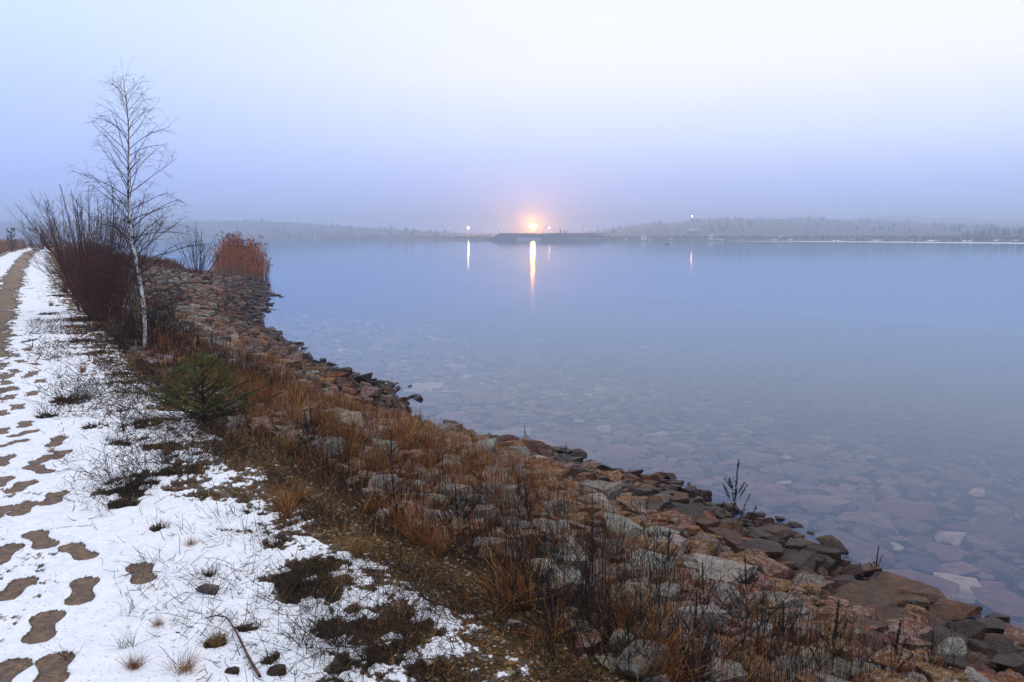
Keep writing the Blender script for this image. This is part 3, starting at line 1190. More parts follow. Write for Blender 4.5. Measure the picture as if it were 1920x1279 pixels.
# ------------------------------------------------------------------ stones
def rock_shape(seed, flat, cuts, soft):
    """a block broken by random planes, edges knocked off, faces roughened: (fine, plain) versions"""
    r = np.random.default_rng(seed)
    bm = bmesh.new()
    bmesh.ops.create_cube(bm, size=2.0)
    for k in range(cuts):
        n_ = r.normal(size=3)
        n_[2] *= .75
        n_ /= np.linalg.norm(n_)
        d_ = r.uniform(.62, .98) + soft
        geo = list(bm.verts) + list(bm.edges) + list(bm.faces)
        bmesh.ops.bisect_plane(bm, geom=geo, dist=1e-5, plane_co=tuple(n_ * d_), plane_no=tuple(n_), clear_outer=True)
        ed = [e for e in bm.edges if e.is_boundary]
        if ed:
            bmesh.ops.holes_fill(bm, edges=ed, sides=0)
    bmesh.ops.remove_doubles(bm, verts=bm.verts, dist=.03)
    bmesh.ops.recalc_face_normals(bm, faces=bm.faces)

    def take(b):
        c = b.copy()
        bmesh.ops.triangulate(c, faces=c.faces)
        V = np.array([v.co[:] for v in c.verts])
        F = np.array([[v.index for v in f.verts] for f in c.faces])
        c.free()
        return V, F
    bm.verts.index_update()
    low = take(bm)
    bmesh.ops.bevel(bm, geom=list(bm.edges), offset=.085 if soft < .1 else .2, segments=2, profile=.6, affect='EDGES', clamp_overlap=True)
    bmesh.ops.triangulate(bm, faces=bm.faces)
    long_e = [e for e in bm.edges if e.calc_length() > .42]
    bmesh.ops.subdivide_edges(bm, edges=long_e, cuts=2, use_grid_fill=True)
    bmesh.ops.triangulate(bm, faces=bm.faces)
    bm.verts.index_update()
    fine = take(bm)
    bm.free()
    ph = r.uniform(0, 9, (3, 3))
    sh = r.uniform(-.25, .25)
    sy = r.uniform(.6, .9)
    fz = flat * r.uniform(.85, 1.15)
    out = []
    lo = hi = None
    for V, F in (fine, low):
        if lo is None:
            V = V + .020 * np.sin(V[:, [1, 2, 0]] * 4.3 + ph[0]) + .016 * np.sin(V[:, [2, 0, 1]] * 9.7 + ph[1]) + r.normal(0, .007, V.shape)
        V = V.copy()
        V[:, 0] += V[:, 2] * sh
        if lo is None:
            lo, hi = V.min(0), V.max(0)
        V = (V - (lo + hi) / 2) / (hi - lo) * (1, sy, fz)
        out.append((V, F))
    return out


SHAPES = []                                    # (word, V/F at three levels, mesh)
for i in range(30):
    word, flat, cuts, soft = [("angular", .60, 10, -.06), ("flat", .34, 9, 0.0), ("rounded", .56, 22, .14), ("wedge shaped", .55, 6, -.18), ("blocky", .68, 7, .06)][i % 5]
    lods = rock_shape(100 + i, flat, cuts, soft)
    o = fast_mesh("stone", *lods[0], M_STONE, None, True, None, False, math.radians(33))
    SHAPES.append((word, lods, o.data))
    bpy.data.objects.remove(o)

TINTS = {'wet': ((.042, .024, .017), .9, "dark wet"), 'brown': ((.100, .055, .036), .55, "brown"), 'rust': ((.20, .078, .027), .1, "rust orange"),
         'ochre': ((.21, .112, .045), .1, "ochre"), 'pink': ((.19, .100, .074), .15, "pinkish brown"), 'red': ((.115, .045, .036), .4, "dark red"),
         'pale': ((.26, .245, .22), .0, "pale grey"), 'grey': ((.135, .115, .10), .1, "mid grey"), 'moss': ((.045, .046, .018), .2, "mossy dark")}
lab_stone, lab_sub = Labeller(), Labeller()
placed = []                                    # x, y, radius


def rot_z(V, a):
    c, s_ = math.cos(a), math.sin(a)
    return np.stack([V[:, 0] * c - V[:, 1] * s_, V[:, 0] * s_ + V[:, 1] * c, V[:, 2]], -1)


def size_word(wpx):
    return "small" if wpx < 26 else ("mid sized" if wpx < 48 else ("large" if wpx < 85 else "very large"))


def jit(c, k=.22):
    m_ = random.uniform(1 - k, 1 + k)
    return tuple(x * m_ * random.uniform(.93, 1.07) for x in c)


def stone(shape, x, y, z, w, dpt, hgt, yaw, tint, name="stone", group="stones of the lake bank", tilt=(0, 0)):
    word, lods, me = SHAPES[shape]
    o = bpy.data.objects.new(name, me)
    col.objects.link(o)
    o.location = (x, y, z)
    ext = me["ext"] if "ext" in me else None
    if ext is None:
        V = lods[0][0]
        ext = tuple(V.max(0) - V.min(0))
        me["ext"] = ext
    o.scale = (w / ext[0], dpt / ext[1], hgt / ext[2])
    o.rotation_euler = (tilt[0], tilt[1], yaw)
    c, wet, cw = TINTS[tint]
    c = jit(c)
    o.color = (*c, wet)
    tag(o, None, "stone", group)
    return o


# stones read off the photograph one by one: centre, width, height in pixels, tint, shape (0 angular 1 flat 2 rounded 3 wedge 4 blocky)
HAND = [(1164, 897, 34, 18, 'brown', 2), (1195, 899, 10, 8, 'wet', 2), (1225, 894, 38, 16, 'brown', 3), (1216, 906, 44, 13, 'brown', 1),
        (1242, 910, 16, 7, 'pink', 1), (1266, 928, 46, 15, 'brown', 1), (1229, 917, 10, 6, 'wet', 2), (1094, 891, 46, 30, 'wet', 2), (1126, 901, 38, 22, 'wet', 4),
        (1135, 921, 72, 28, 'wet', 1), (1167, 913, 46, 15, 'wet', 2), (1200, 924, 48, 24, 'wet', 2), (1158, 944, 60, 20, 'grey', 1), (1243, 935, 66, 16, 'grey', 1),
        (1230, 951, 40, 20, 'wet', 0), (1259, 953, 23, 15, 'wet', 4), (1295, 960, 36, 21, 'wet', 0), (1262, 964, 38, 22, 'wet', 2), (1171, 964, 38, 20, 'rust', 4),
        (1155, 969, 40, 29, 'ochre', 3), (1223, 971, 46, 16, 'rust', 1), (1189, 978, 36, 19, 'ochre', 0), (1239, 996, 64, 34, 'pale', 4), (1173, 994, 62, 17, 'pale', 1),
        (1208, 1005, 30, 36, 'moss', 2), (1167, 1023, 44, 31, 'pink', 0), (1234, 1020, 42, 28, 'pale', 0), (1268, 1019, 29, 16, 'pale', 2), (1284, 994, 46, 28, 'rust', 3),
        (1282, 1004, 18, 20, 'pink', 2), (1309, 1023, 46, 27, 'pink', 4), (1018, 847, 50, 7, 'brown', 1), (1025, 860, 40, 15, 'brown', 0), (1072, 868, 52, 20, 'wet', 3),
        (1034, 876, 26, 24, 'wet', 0), (1056, 890, 24, 18, 'brown', 2), (1065, 908, 34, 18, 'brown', 2), (1022, 931, 24, 17, 'pink', 0), (1046, 931, 15, 16, 'rust', 2),
        (1336, 944, 34, 8, 'brown', 1), (1325, 954, 38, 11, 'wet', 4), (1370, 980, 50, 20, 'wet', 4), (1404, 985, 24, 13, 'wet', 2), (1436, 988, 28, 24, 'wet', 3),
        (1424, 1003, 64, 28, 'wet', 1), (1424, 1030, 92, 40, 'wet', 4), (1404, 1046, 64, 30, 'ochre', 3), (1487, 1028, 48, 29, 'wet', 4), (1508, 1019, 58, 19, 'brown', 1),
        (1521, 1041, 30, 36, 'wet', 0), (1550, 1046, 40, 38, 'wet', 0), (1548, 1066, 28, 25, 'wet', 2), (1492, 1062, 84, 42, 'wet', 0), (1627, 1063, 52, 24, 'brown', 3),
        (1325, 984, 22, 13, 'wet', 2), (1690, 1100, 120, 30, 'brown', 1), (1600, 1094, 30, 14, 'wet', 1), (1708, 1129, 46, 28, 'brown', 0), (1790, 1142, 84, 16, 'brown', 1), (1621, 1122, 132, 54, 'brown', 0),
        (1650, 1160, 104, 30, 'brown', 2), (1708, 1162, 58, 38, 'brown', 2), (1580, 1087, 44, 18, 'wet', 2), (1620, 1190, 90, 34, 'red', 2), (1617, 1170, 68, 20, 'brown', 1),
        (1698, 1204, 62, 36, 'pink', 3), (1756, 1200, 124, 42, 'wet', 0), (1771, 1172, 22, 13, 'brown', 2), (1797, 1170, 32, 5, 'brown', 1), (1833, 1192, 58, 28, 'brown', 4),
        (1872, 1212, 54, 32, 'brown', 4), (1817, 1235, 62, 28, 'wet', 0), (1783, 1241, 62, 26, 'wet', 1), (1631, 1220, 52, 32, 'red', 3), (1662, 1251, 74, 50, 'rust', 0),
        (1716, 1237, 58, 30, 'ochre', 0), (1785, 1267, 46, 26, 'rust', 2), (1617, 1257, 72, 34, 'pale', 1), (1560, 1192, 56, 44, 'ochre', 2), (1831, 1261, 62, 24, 'red', 1),
        (1886, 1253, 56, 40, 'wet', 0), (1915, 1262, 34, 36, 'rust', 4), (1340, 1064, 156, 52, 'pale', 1), (1256, 1109, 40, 40, 'pale', 0), (1309, 1100, 38, 28, 'brown', 2), (1290, 1112, 26, 22, 'pale', 0),
        (1369, 1122, 38, 28, 'pale', 0), (1406, 1122, 48, 26, 'grey', 2), (1397, 1106, 54, 17, 'rust', 1), (1447, 1117, 50, 28, 'ochre', 3), (1492, 1122, 56, 22, 'ochre', 2),
        (1519, 1113, 30, 32, 'ochre', 2), (1455, 1103, 40, 22, 'ochre', 2), (1451, 1149, 62, 28, 'wet', 3), (1513, 1140, 70, 28, 'pink', 4), (1446, 1158, 62, 26, 'ochre', 0), (1354, 1160, 30, 32, 'pink', 2),
        (1382, 1154, 34, 19, 'grey', 4), (1417, 1173, 24, 32, 'pale', 3), (1476, 1176, 44, 28, 'pale', 0), (1507, 1190, 40, 30, 'pale', 4), (1528, 1176, 70, 36, 'ochre', 2),
        (1380, 1216, 30, 34, 'grey', 0), (1452, 1210, 36, 26, 'pink', 2), (1438, 1082, 60, 24, 'ochre', 3), (1545, 1142, 40, 38, 'rust', 3), (1275, 1050, 56, 28, 'grey', 4), (1232, 1056, 26, 24, 'pale', 0),
        (922, 818, 18, 5, 'wet', 1), (1126, 872, 14, 4, 'brown', 1), (788, 806, 14, 14, 'wet', 3), (841, 817, 12, 13, 'brown', 2), (818, 806, 18, 6, 'pink', 1), (764, 754, 10, 7, 'wet', 2),
        (757, 744, 24, 8, 'brown', 1), (742, 755, 44, 10, 'pink', 1), (740, 742, 14, 8, 'brown', 2), (748, 748, 18, 8, 'wet', 2), (724, 747, 26, 12, 'pink', 2), (728, 733, 24, 18, 'brown', 4),
        (704, 718, 32, 12, 'wet', 1), (676, 716, 26, 12, 'brown', 0), (707, 733, 20, 14, 'grey', 0), (738, 767, 18, 4, 'pink', 1), (632, 702, 28, 6, 'wet', 1), (610, 696, 14, 8, 'wet', 2), (655, 704, 6, 3, 'wet', 1),
        (607, 689, 10, 5, 'wet', 1), (920, 846, 40, 16, 'pink', 1), (866, 832, 36, 14, 'brown', 2), (900, 835, 42, 10, 'brown', 1), (838, 825, 28, 14, 'wet', 0), (960, 842, 24, 8, 'wet', 1), (972, 834, 46, 7, 'wet', 1), (985, 852, 38, 14, 'brown', 1),
        (812, 816, 28, 12, 'brown', 0), (500, 548, 26, 6, 'wet', 1), (514, 552, 22, 5, 'wet', 1), (508, 550, 14, 6, 'wet', 2), (490, 551, 20, 6, 'brown', 1), (499, 546, 5, 3, 'wet', 2), (527, 556, 9, 2, 'wet', 1), (492, 547, 14, 5, 'wet', 1), (487, 583, 9, 2, 'wet', 1), (490, 587, 7, 2, 'wet', 1), (519, 631, 9, 2, 'wet', 1),
        (962, 1168, 27, 20, 'pale', 3), (1124, 1188, 28, 22, 'pale', 0), (1147, 1130, 48, 22, 'grey', 2), (1120, 1052, 40, 22, 'pale', 0), (1085, 1060, 32, 18, 'grey', 2), (1120, 1078, 34, 20, 'pale', 1), (1160, 1108, 40, 28, 'grey', 4),
        (1085, 1098, 40, 22, 'pale', 0), (1196, 1140, 60, 34, 'pink', 4), (1122, 1160, 34, 22, 'grey', 0), (1180, 1195, 24, 16, 'pale', 0), (1215, 1062, 24, 18, 'pale', 2),
        (892, 890, 44, 26, 'pale', 0), (930, 884, 46, 26, 'pale', 4), (905, 870, 30, 14, 'ochre', 0), (945, 896, 36, 22, 'pale', 0), (1010, 965, 38, 22, 'grey', 4), (1050, 985, 40, 28, 'pale', 0), (1090, 1000, 44, 24, 'pink', 2), (1040, 1010, 34, 22, 'grey', 2), (985, 985, 42, 20, 'pale', 1),
        (950, 975, 40, 18, 'grey', 1), (1010, 945, 50, 10, 'pale', 1), (780, 905, 40, 14, 'pale', 1), (715, 890, 38, 20, 'grey', 0), (745, 885, 30, 16, 'pale', 2), (670, 882, 14, 10, 'pink', 2), (565, 715, 26, 12, 'pale', 3), (480, 735, 20, 10, 'pale', 2)]
for px, py, w, h, tint, si in HAND:
    by = py + h * .30
    g = ground(px, by)
    inw = g[2] < WZ + .02
    p = on_z(px, by, WZ + .01) if inw else g
    dist = math.sqrt(p[0] ** 2 + p[1] ** 2 + (CZ - p[2]) ** 2)
    W = w / FPX * dist * 1.06
    elev = math.asin((CZ - p[2]) / dist)
    dep = W * ({1: .72, 4: .7}.get(si, .75))
    if inw and h < 10:
        dep = min(dep, h / FPX * dist / math.sin(elev) * 1.1)
        Hh = max(.05, .35 * min(W, dep))
        z = WZ + .018 - Hh * .2
    else:
        Hh = max(.35 * W * .5, (h / FPX * dist - dep * math.sin(elev) * .72) / math.cos(elev) * 1.25)
        Hh = min(max(Hh, .22 * W), (.95 if w < 70 else .55) * W)
        z = p[2] + Hh * (.22 if not inw else .12)
    if tint in ('pale', 'grey') and not inw:
        Hh *= .78
    sh = random.choice([k for k in range(30) if k % 5 == si])
    yaw = random.choice([0, math.pi]) + random.uniform(-.22, .22)
    o = stone(sh, p[0], p[1], z, W, dep, Hh, yaw, tint, tilt=(random.uniform(-.08, .08), random.uniform(-.1, .1)))
    lab_stone.add(o, f"{size_word(w)} {TINTS[tint][2]} {SHAPES[sh][0]} stone", px, py)
    placed.append((p[0], p[1], W * .46))


# the rest of the bank: thrown stones, large first
def scatter_stones():
    cell = .35
    gridc = {}

    def put(x, y, r):
        gridc.setdefault((int(x // cell), int(y // cell)), []).append((x, y, r))

    def free(x, y, r, k):
        ci, cj = int(x // cell), int(y // cell)
        rg = 2 if r > .2 else 1
        for i in range(ci - rg - 1, ci + rg + 2):
            for j in range(cj - rg - 1, cj + rg + 2):
                for (a, b_, c) in gridc.get((i, j), ()):
                    if (a - x) ** 2 + (b_ - y) ** 2 < (k * (r + c)) ** 2:
                        return False
        return True

    for x, y, r in placed:
        put(x, y, r)
    out = []
    for (rlo, rhi, n, k) in ((.13, .22, 900, .78), (.085, .14, 8000, .74), (.055, .09, 30000, .78), (.035, .055, 30000, .80)):
        u = .5 + 66 * rng.random(n) ** (1.25 if rlo > .1 else 2.2)
        t = rng.random(n)
        for uu_, tt in zip(u, t):
            if rlo < .05 and uu_ > 12 or rlo < .08 and uu_ > 30:
                continue
            c, w = float(crest(uu_)), float(shore(uu_))
            s = .10 + .98 * tt + .1 * (float(vnoise(uu_ * 1.1, 4.5, 12)) - .5)
            if s < .3 and (random.random() > .2 + 1.2 * (s - .1) or rlo > .08):
                continue
            if s < .6 and rlo > .12 and random.random() > .2:
                continue
            v = c + s * (w - c)
            x, y = xy(uu_, v)
            r = random.uniform(rlo, rhi)
            if rlo > .12 and s > .95:
                r *= .85
            if free(x, y, r, k):
                put(x, y, r)
                out.append((float(x), float(y), r, s, uu_))
    return out


ST = scatter_stones()
ST = np.array(ST)
zs = H(ST[:, 0], ST[:, 1])
qx, qy, qd = project(ST[:, 0], ST[:, 1], zs)
vis = (qd > .5) & (qx > -30) & (qx < 1950) & (qy < 1300)
pxw = np.where(vis, 2 * ST[:, 2] * FPX / np.maximum(qd, .5), 0)
hidden_by_weeds = (ST[:, 3] < .32)
order_i = np.argsort(-(pxw - 1e3 * hidden_by_weeds))
N_SINGLE = 300 - len(HAND)
single = set(order_i[:max(0, N_SINGLE)].tolist())


def pick_tint(s, x, y):
    q = random.random()
    patch = vnoise(x * .5, y * .5, 90)
    if s > .93:
        return 'wet' if q < .72 else ('brown' if q < .93 else 'pink')
    if s > .80:
        return 'wet' if q < .30 else 'brown' if q < .58 else 'rust' if q < .72 else 'pink' if q < .85 else 'red' if q < .92 else 'ochre'
    if s > .62:
        return 'rust' if q < .22 else 'ochre' if q < .42 else 'pink' if q < .68 else 'brown' if q < .80 else 'pale' if q < .92 else 'grey'
    if patch > .62:
        return 'pink' if q < .35 else 'ochre' if q < .6 else 'pale'
    return 'pale' if q < .33 else 'grey' if q < .64 else 'pink' if q < .82 else 'ochre' if q < .95 else 'moss'


buf = Buf()
for i, (x, y, r, s, u_) in enumerate(ST):
    tint = pick_tint(s, x, y)
    sh = random.randrange(30)
    yaw = random.uniform(0, 6.28)
    W = 2 * r * random.uniform(.95, 1.25)
    dp = W * random.uniform(.65, .95)
    hg = W * {0: .6, 1: .33, 2: .55, 3: .5, 4: .66}[sh % 5] * random.uniform(.85, 1.15)
    z = zs[i] + hg * random.uniform(.12, .3)
    tl = (random.uniform(-.25, .25), random.uniform(-.25, .25))
    if i in single:
        o = stone(sh, x, y, z, W, dp, hg, yaw, tint, tilt=tl)
        lab_stone.add(o, f"{size_word(pxw[i])} {TINTS[tint][2]} {SHAPES[sh][0]} stone", float(qx[i]), float(qy[i]))
    else:
        L = 0 if (u_ < 6.5 and r > .085) else 1
        V, F = SHAPES[sh][1][L]
        e = V.max(0) - V.min(0)
        V = V / e * (W, dp, hg)
        V = np.stack([V[:, 0], V[:, 1], V[:, 2] + V[:, 0] * tl[0] + V[:, 1] * tl[1]], -1)
        c, wet, _ = TINTS[tint]
        buf.add(rot_z(V, yaw) + (x, y, z), F, np.array([(*jit(c), wet)]))
o = buf.build("bank_stones", M_STONES, None, True)
o.data.set_sharp_from_angle(angle=math.radians(30))
tag(o, kind="stuff")

# stones lying on the lake bed off the shore
sub = []
cellg = {}
for (rlo, rhi, n) in ((.24, .42, 420), (.14, .24, 3600), (.07, .14, 9000)):
    for _ in range(n):
        u_ = random.uniform(-7, 34)
        w = float(shore(u_))
        v = w + .12 + 17 * random.random() ** 1.8
        r = random.uniform(rlo, rhi)
        if rlo > .25 and v - w < .6:
            continue
        x, y = xy(u_, v)
        ok = True
        ci, cj = int(x // .6), int(y // .6)
        for i in range(ci - 2, ci + 3):
            for j in range(cj - 2, cj + 3):
                for (a, b_, c) in cellg.get((i, j), ()):
                    if (a - x) ** 2 + (b_ - y) ** 2 < (.76 * (r + c)) ** 2:
                        ok = False
        if ok:
            cellg.setdefault((ci, cj), []).append((x, y, r))
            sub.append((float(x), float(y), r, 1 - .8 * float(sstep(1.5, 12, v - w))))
sub = np.array(sub)
zs = H(sub[:, 0], sub[:, 1])
qx, qy, qd = project(sub[:, 0], sub[:, 1], zs)
vis = (qd > .5) & (qx > -10) & (qx < 1930) & (qy < 1279) & (qy > 740)
pxw = np.where(vis, 2 * sub[:, 2] * FPX / np.maximum(qd, .5), 0)
single = set(np.argsort(-pxw)[:150].tolist())
SUBT = {'tan': ((.36, .265, .18), "tan"), 'rosy': ((.33, .205, .145), "rosy"), 'greyish': ((.22, .19, .17), "greyish"), 'bright': ((.70, .61, .48), "bright")}
buf = Buf()
for i, (x, y, r, depth_fade) in enumerate(sub):                # light lost in deeper water is painted into the stone colour
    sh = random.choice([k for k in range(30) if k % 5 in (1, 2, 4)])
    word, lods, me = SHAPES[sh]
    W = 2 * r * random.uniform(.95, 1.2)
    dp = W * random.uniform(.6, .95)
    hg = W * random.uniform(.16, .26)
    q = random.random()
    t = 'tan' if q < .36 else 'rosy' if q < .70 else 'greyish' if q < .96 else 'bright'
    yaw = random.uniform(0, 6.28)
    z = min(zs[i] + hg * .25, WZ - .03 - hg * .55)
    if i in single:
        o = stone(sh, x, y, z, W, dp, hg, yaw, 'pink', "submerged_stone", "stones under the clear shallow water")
        o.color = (*[q_ * depth_fade for q_ in jit(SUBT[t][0], .45)], .5)
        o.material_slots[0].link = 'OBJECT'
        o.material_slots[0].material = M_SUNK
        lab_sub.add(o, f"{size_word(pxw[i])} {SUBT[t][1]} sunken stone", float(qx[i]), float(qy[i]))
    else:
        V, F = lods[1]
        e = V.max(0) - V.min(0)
        buf.add(rot_z(V / e * (W, dp, hg), yaw) + (x, y, z), F, np.array([(*[q_ * depth_fade for q_ in jit(SUBT[t][0], .45)], .5)]))
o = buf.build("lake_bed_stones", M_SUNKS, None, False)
tag(o, kind="stuff")

# ------------------------------------------------------------------ gravel on the shoulder of the dyke
V0, F0 = ico(1)
n = 12500
u = 1.2 + 22 * rng.random(n) ** 2.2
c = crest(u)
d = rng.normal(.12, .22, n) + (fbm(u * .9, u * 0 + 3, 15) - .5) * .5
d = np.where(rng.random(n) < .12, rng.uniform(-.9, .2, n), d)
x, y = xy(u, c + d)
z = H(x, y)
sz = rng.uniform(.003, .0085, n) * (1 + .05 * u) * np.where(rng.random(n) < .03, 2.0, 1)
sc3 = sz[:, None, None] * rng.uniform(.7, 1.3, (n, 1, 3)) * (1, 1, .7)
V = V0[None] * (1 + rng.uniform(-.22, .22, (n, len(V0), 1))) * sc3 + np.stack([x, y, z + sz * .25], -1)[:, None, :]
F = (F0[None] + (np.arange(n) * len(V0))[:, None, None]).reshape(-1, 3)
pal = np.array([(.27, .18, .08), (.24, .13, .05), (.26, .21, .15), (.10, .07, .045), (.34, .28, .20), (.25, .10, .035)])
C = np.repeat(pal[rng.integers(0, 6, n)] * rng.uniform(.5, 1.2, (n, 1)), len(V0), axis=0)
tag(fast_mesh("gravel", V.reshape(-1, 3), F, M_GRAVEL, C), kind="stuff")

# ------------------------------------------------------------------ dry weeds of the bank, too many to count
DARK, BROWN, RUST, STRAW = np.array([.020, .013, .010]), np.array([.060, .030, .019]), np.array([.29, .105, .030]), np.array([.40, .23, .085])


def weed_field(n, u0, u1, upow, d0, d1, hmin, hmax, pal, w, rad, dens=None, lean=(.05, .35), absd=None):
    u = u0 + (u1 - u0) * rng.random(n) ** upow
    c, sh_ = crest(u), shore(u)
    fr = rng.random(n)
    v = c + (d0 + (d1 - d0) * fr) * (1 if absd else (sh_ - c))
    x, y = xy(u, v)
    if dens is not None:
        keep = rng.random(n) < dens(x, y, u, v - c)
        u, v, x, y = u[keep], v[keep], x[keep], y[keep]
    n = len(u)
    base = np.stack([x, y, H(x, y) - .01], -1)
    L = rng.uniform(hmin, hmax, n) * rng.uniform(.6, 1.0, n)
    P = arc_paths(base, rng.uniform(0, 6.28, n), rng.uniform(*lean, n), L, rng.normal(0, .22, n), 3)
    dist = np.hypot(x, y)
    R = (rad * rng.uniform(.6, 1.4, n) * np.clip(dist / 7, .75, 3.0))[:, None] * np.array([1, .8, .3])[None]
    k = rng.choice(len(pal), n, p=w)
    C = np.array(pal)[k] * rng.uniform(.55, 1.35, (n, 1))
    return tubes(P, R, 3, C)


def clump(x, y, seed, f=.9, lo=.42, hi=.62):
    return sstep(lo, hi, fbm(x * f, y * f, seed, 3))


wb = Buf()
parts = [
    weed_field(16000, 1.0, 20, 1.4, .35, 1.4, .06, .26, [DARK, BROWN, RUST, STRAW], [.3, .36, .28, .06], .0016, lambda x, y, u, d: clump(x, y, 113, 1.3, .36, .54) * .9 + .1, lean=(.1, .7), absd=True),
    weed_field(19000, 1.0, 15, 1.5, .40, 2.6, .10, .36, [DARK, BROWN, RUST], [.50, .32, .18], .0016, lambda x, y, u, d: clump(x, y, 101, 1.1, .38, .6) * .9 + .06, absd=True),
    weed_field(9000, 11, 58, 1.6, .10, .45, .2, .6, [DARK, BROWN, RUST], [.40, .42, .18], .003, lambda x, y, u, d: clump(x, y, 103, .6) * .9 + .05),
    weed_field(15000, 1.0, 16, 1.4, -.3, .7, .03, .18, [DARK, BROWN, RUST, STRAW], [.5, .28, .12, .1], .0019, lambda x, y, u, d: clump(x, y, 109, 1.8, .42, .6) * .9 + .05, lean=(.3, .9), absd=True),
    weed_field(30000, 2.6, 17, 1.0, .12, .60, .12, .40, [BROWN, RUST, STRAW], [.28, .54, .18], .0015, lambda x, y, u, d: clump(x, y, 105, .8, .36, .53) * sstep(3.6, 6.5, u) * (1 - .6 * sstep(11, 14, u))),
    weed_field(4500, .6, 5.5, 1.0, .55, 2.4, .15, .55, [DARK, BROWN, RUST], [.58, .24, .18], .0017, lambda x, y, u, d: clump(x, y, 107, 1.0, .40, .56) * .85, absd=True),
]
for V, F, C in parts:
    wb.add(V, F, C)
tag(wb.build("dry_weeds", M_STEM), kind="stuff")

# litter of twigs and grass stalks on the snow
n = 26000
u = 1.1 + 16 * rng.random(n) ** 1.9
c = crest(u)
d = -1.2 * rng.random(n) ** 1.5 + .25
x, y = xy(u, c + d)
keep = (rng.random(n) < .10 + .90 * clump(x, y, 111, 1.6, .40, .58) * sstep(-1.2, -.3, d))
x, y, u = x[keep], y[keep], u[keep]
n = len(x)
base = np.stack([x, y, H(x, y) + .006], -1)
L = rng.uniform(.02, .13, n)
P = arc_paths(base, rng.uniform(0, 6.28, n), rng.uniform(.5, .985, n), L, rng.normal(0, .4, n), 4)
P[..., 2] = np.maximum(P[..., 2], base[:, None, 2] + .008)
R = (rng.uniform(.0009, .0022, n) * np.clip(np.hypot(x, y) / 5, .8, 2.5))[:, None] * np.array([1, .9, .7, .4])
C = np.array([DARK, BROWN, np.array([.10, .07, .03]), RUST])[rng.choice(4, n, p=[.55, .25, .12, .08])] * rng.uniform(.5, 1.3, (n, 1))
tag(fast_mesh("twig_litter", *tubes(P, R, 3, C)[:2], M_STEM, tubes(P, R, 3, C)[2]), kind="stuff")

# moss and dead turf in the bare patches
buf = Buf()
for bx, by, br in bare:
    n = int(260 * min(1, br * 3))
    a, q = rng.uniform(0, 6.28, n), br * .75 * np.sqrt(rng.random(n))
    x, y = bx + q * np.cos(a), by + q * np.sin(a)
    base = np.stack([x, y, H(x, y) - .003], -1)
    P = arc_paths(base, rng.uniform(0, 6.28, n), rng.uniform(.2, .9, n), rng.uniform(.015, .06, n), rng.normal(0, .3, n), 3)
    R = rng.uniform(.001, .0022, (n, 1)) * np.array([1, .8, .3]) * max(1, np.hypot(bx, by) / 5)
    C = np.array([DARK, BROWN, np.array([.05, .05, .02]), np.array([.13, .09, .03])])[rng.choice(4, n, p=[.45, .25, .18, .12])] * rng.uniform(.6, 1.3, (n, 1))
    buf.add(*tubes(P, R, 3, C))
tag(buf.build("dead_turf", M_STEM), kind="stuff")

# golden grass beyond the road on the left, rust grass on the low cape
n = 9000
u = rng.uniform(28, 120, n)
v = crest(u) - 3.7 - rng.random(n) ** 1.5 * 9
x, y = xy(u, v)
base = np.stack([x, y, H(x, y) - .02], -1)
P = arc_paths(base, rng.uniform(0, 6.28, n), rng.uniform(.05, .35, n), rng.uniform(.5, 1.35, n), rng.normal(0, .15, n), 3)
C = np.array([(.30, .135, .045), (.22, .09, .035), (.36, .19, .07), (.08, .045, .03)])[rng.choice(4, n, p=[.4, .3, .15, .15])] * rng.uniform(.6, 1.2, (n, 1))
C3 = np.repeat(C[:, None, :], 3, axis=1)
V, F, C = tubes(P, rng.uniform(.012, .03, (n, 1)) * np.array([1, .9, .4]), 3, C3)
tag(fast_mesh("golden_grass", V, F, M_STEM, C), kind="stuff")
n = 6000
u = rng.uniform(44, 66, n)
v = crest(u) + (shore(u) - crest(u)) * rng.uniform(.12, .62, n)
x, y = xy(u, v)
keep = rng.random(n) < clump(x, y, 121, .35, .3, .5) * sstep(50, 58, u + rng.normal(0, 2, n) * 1.0)
x, y = x[keep], y[keep]
n = len(x)
base = np.stack([x, y, H(x, y) - .02], -1)
P = arc_paths(base, rng.uniform(0, 6.28, n), rng.uniform(.05, .4, n), rng.uniform(.3, .8, n), rng.normal(0, .15, n), 3)
C = np.array([(.24, .09, .035), (.15, .06, .03), (.09, .045, .03)])[rng.choice(3, n)] * rng.uniform(.6, 1.2, (n, 1))
V, F, C = tubes(P, rng.uniform(.010, .02, (n, 1)) * np.array([1, .9, .4]), 3, C)
tag(fast_mesh("cape_grass", V, F, M_STEM, C), kind="stuff")


# ------------------------------------------------------------------ trees and shrubs
def grow(start, dirv, length, rad, droop, seg, wob):
    """one limb as a polyline"""
    p = [np.array(start, float)]
    d = np.array(dirv, float) / np.linalg.norm(dirv)
    for k in range(seg):
        d = d + rng.normal(0, wob, 3) + np.array([0, 0, droop])
        d /= np.linalg.norm(d)
        p.append(p[-1] + d * length / seg)
    r = rad * np.linspace(1, .35, seg + 1)
    return np.array(p), r


def resample(P, R, k):
    t0 = np.linspace(0, 1, len(P))
    t = np.linspace(0, 1, k)
    return np.stack([np.interp(t, t0, P[:, i]) for i in range(3)], -1), np.interp(t, t0, R)


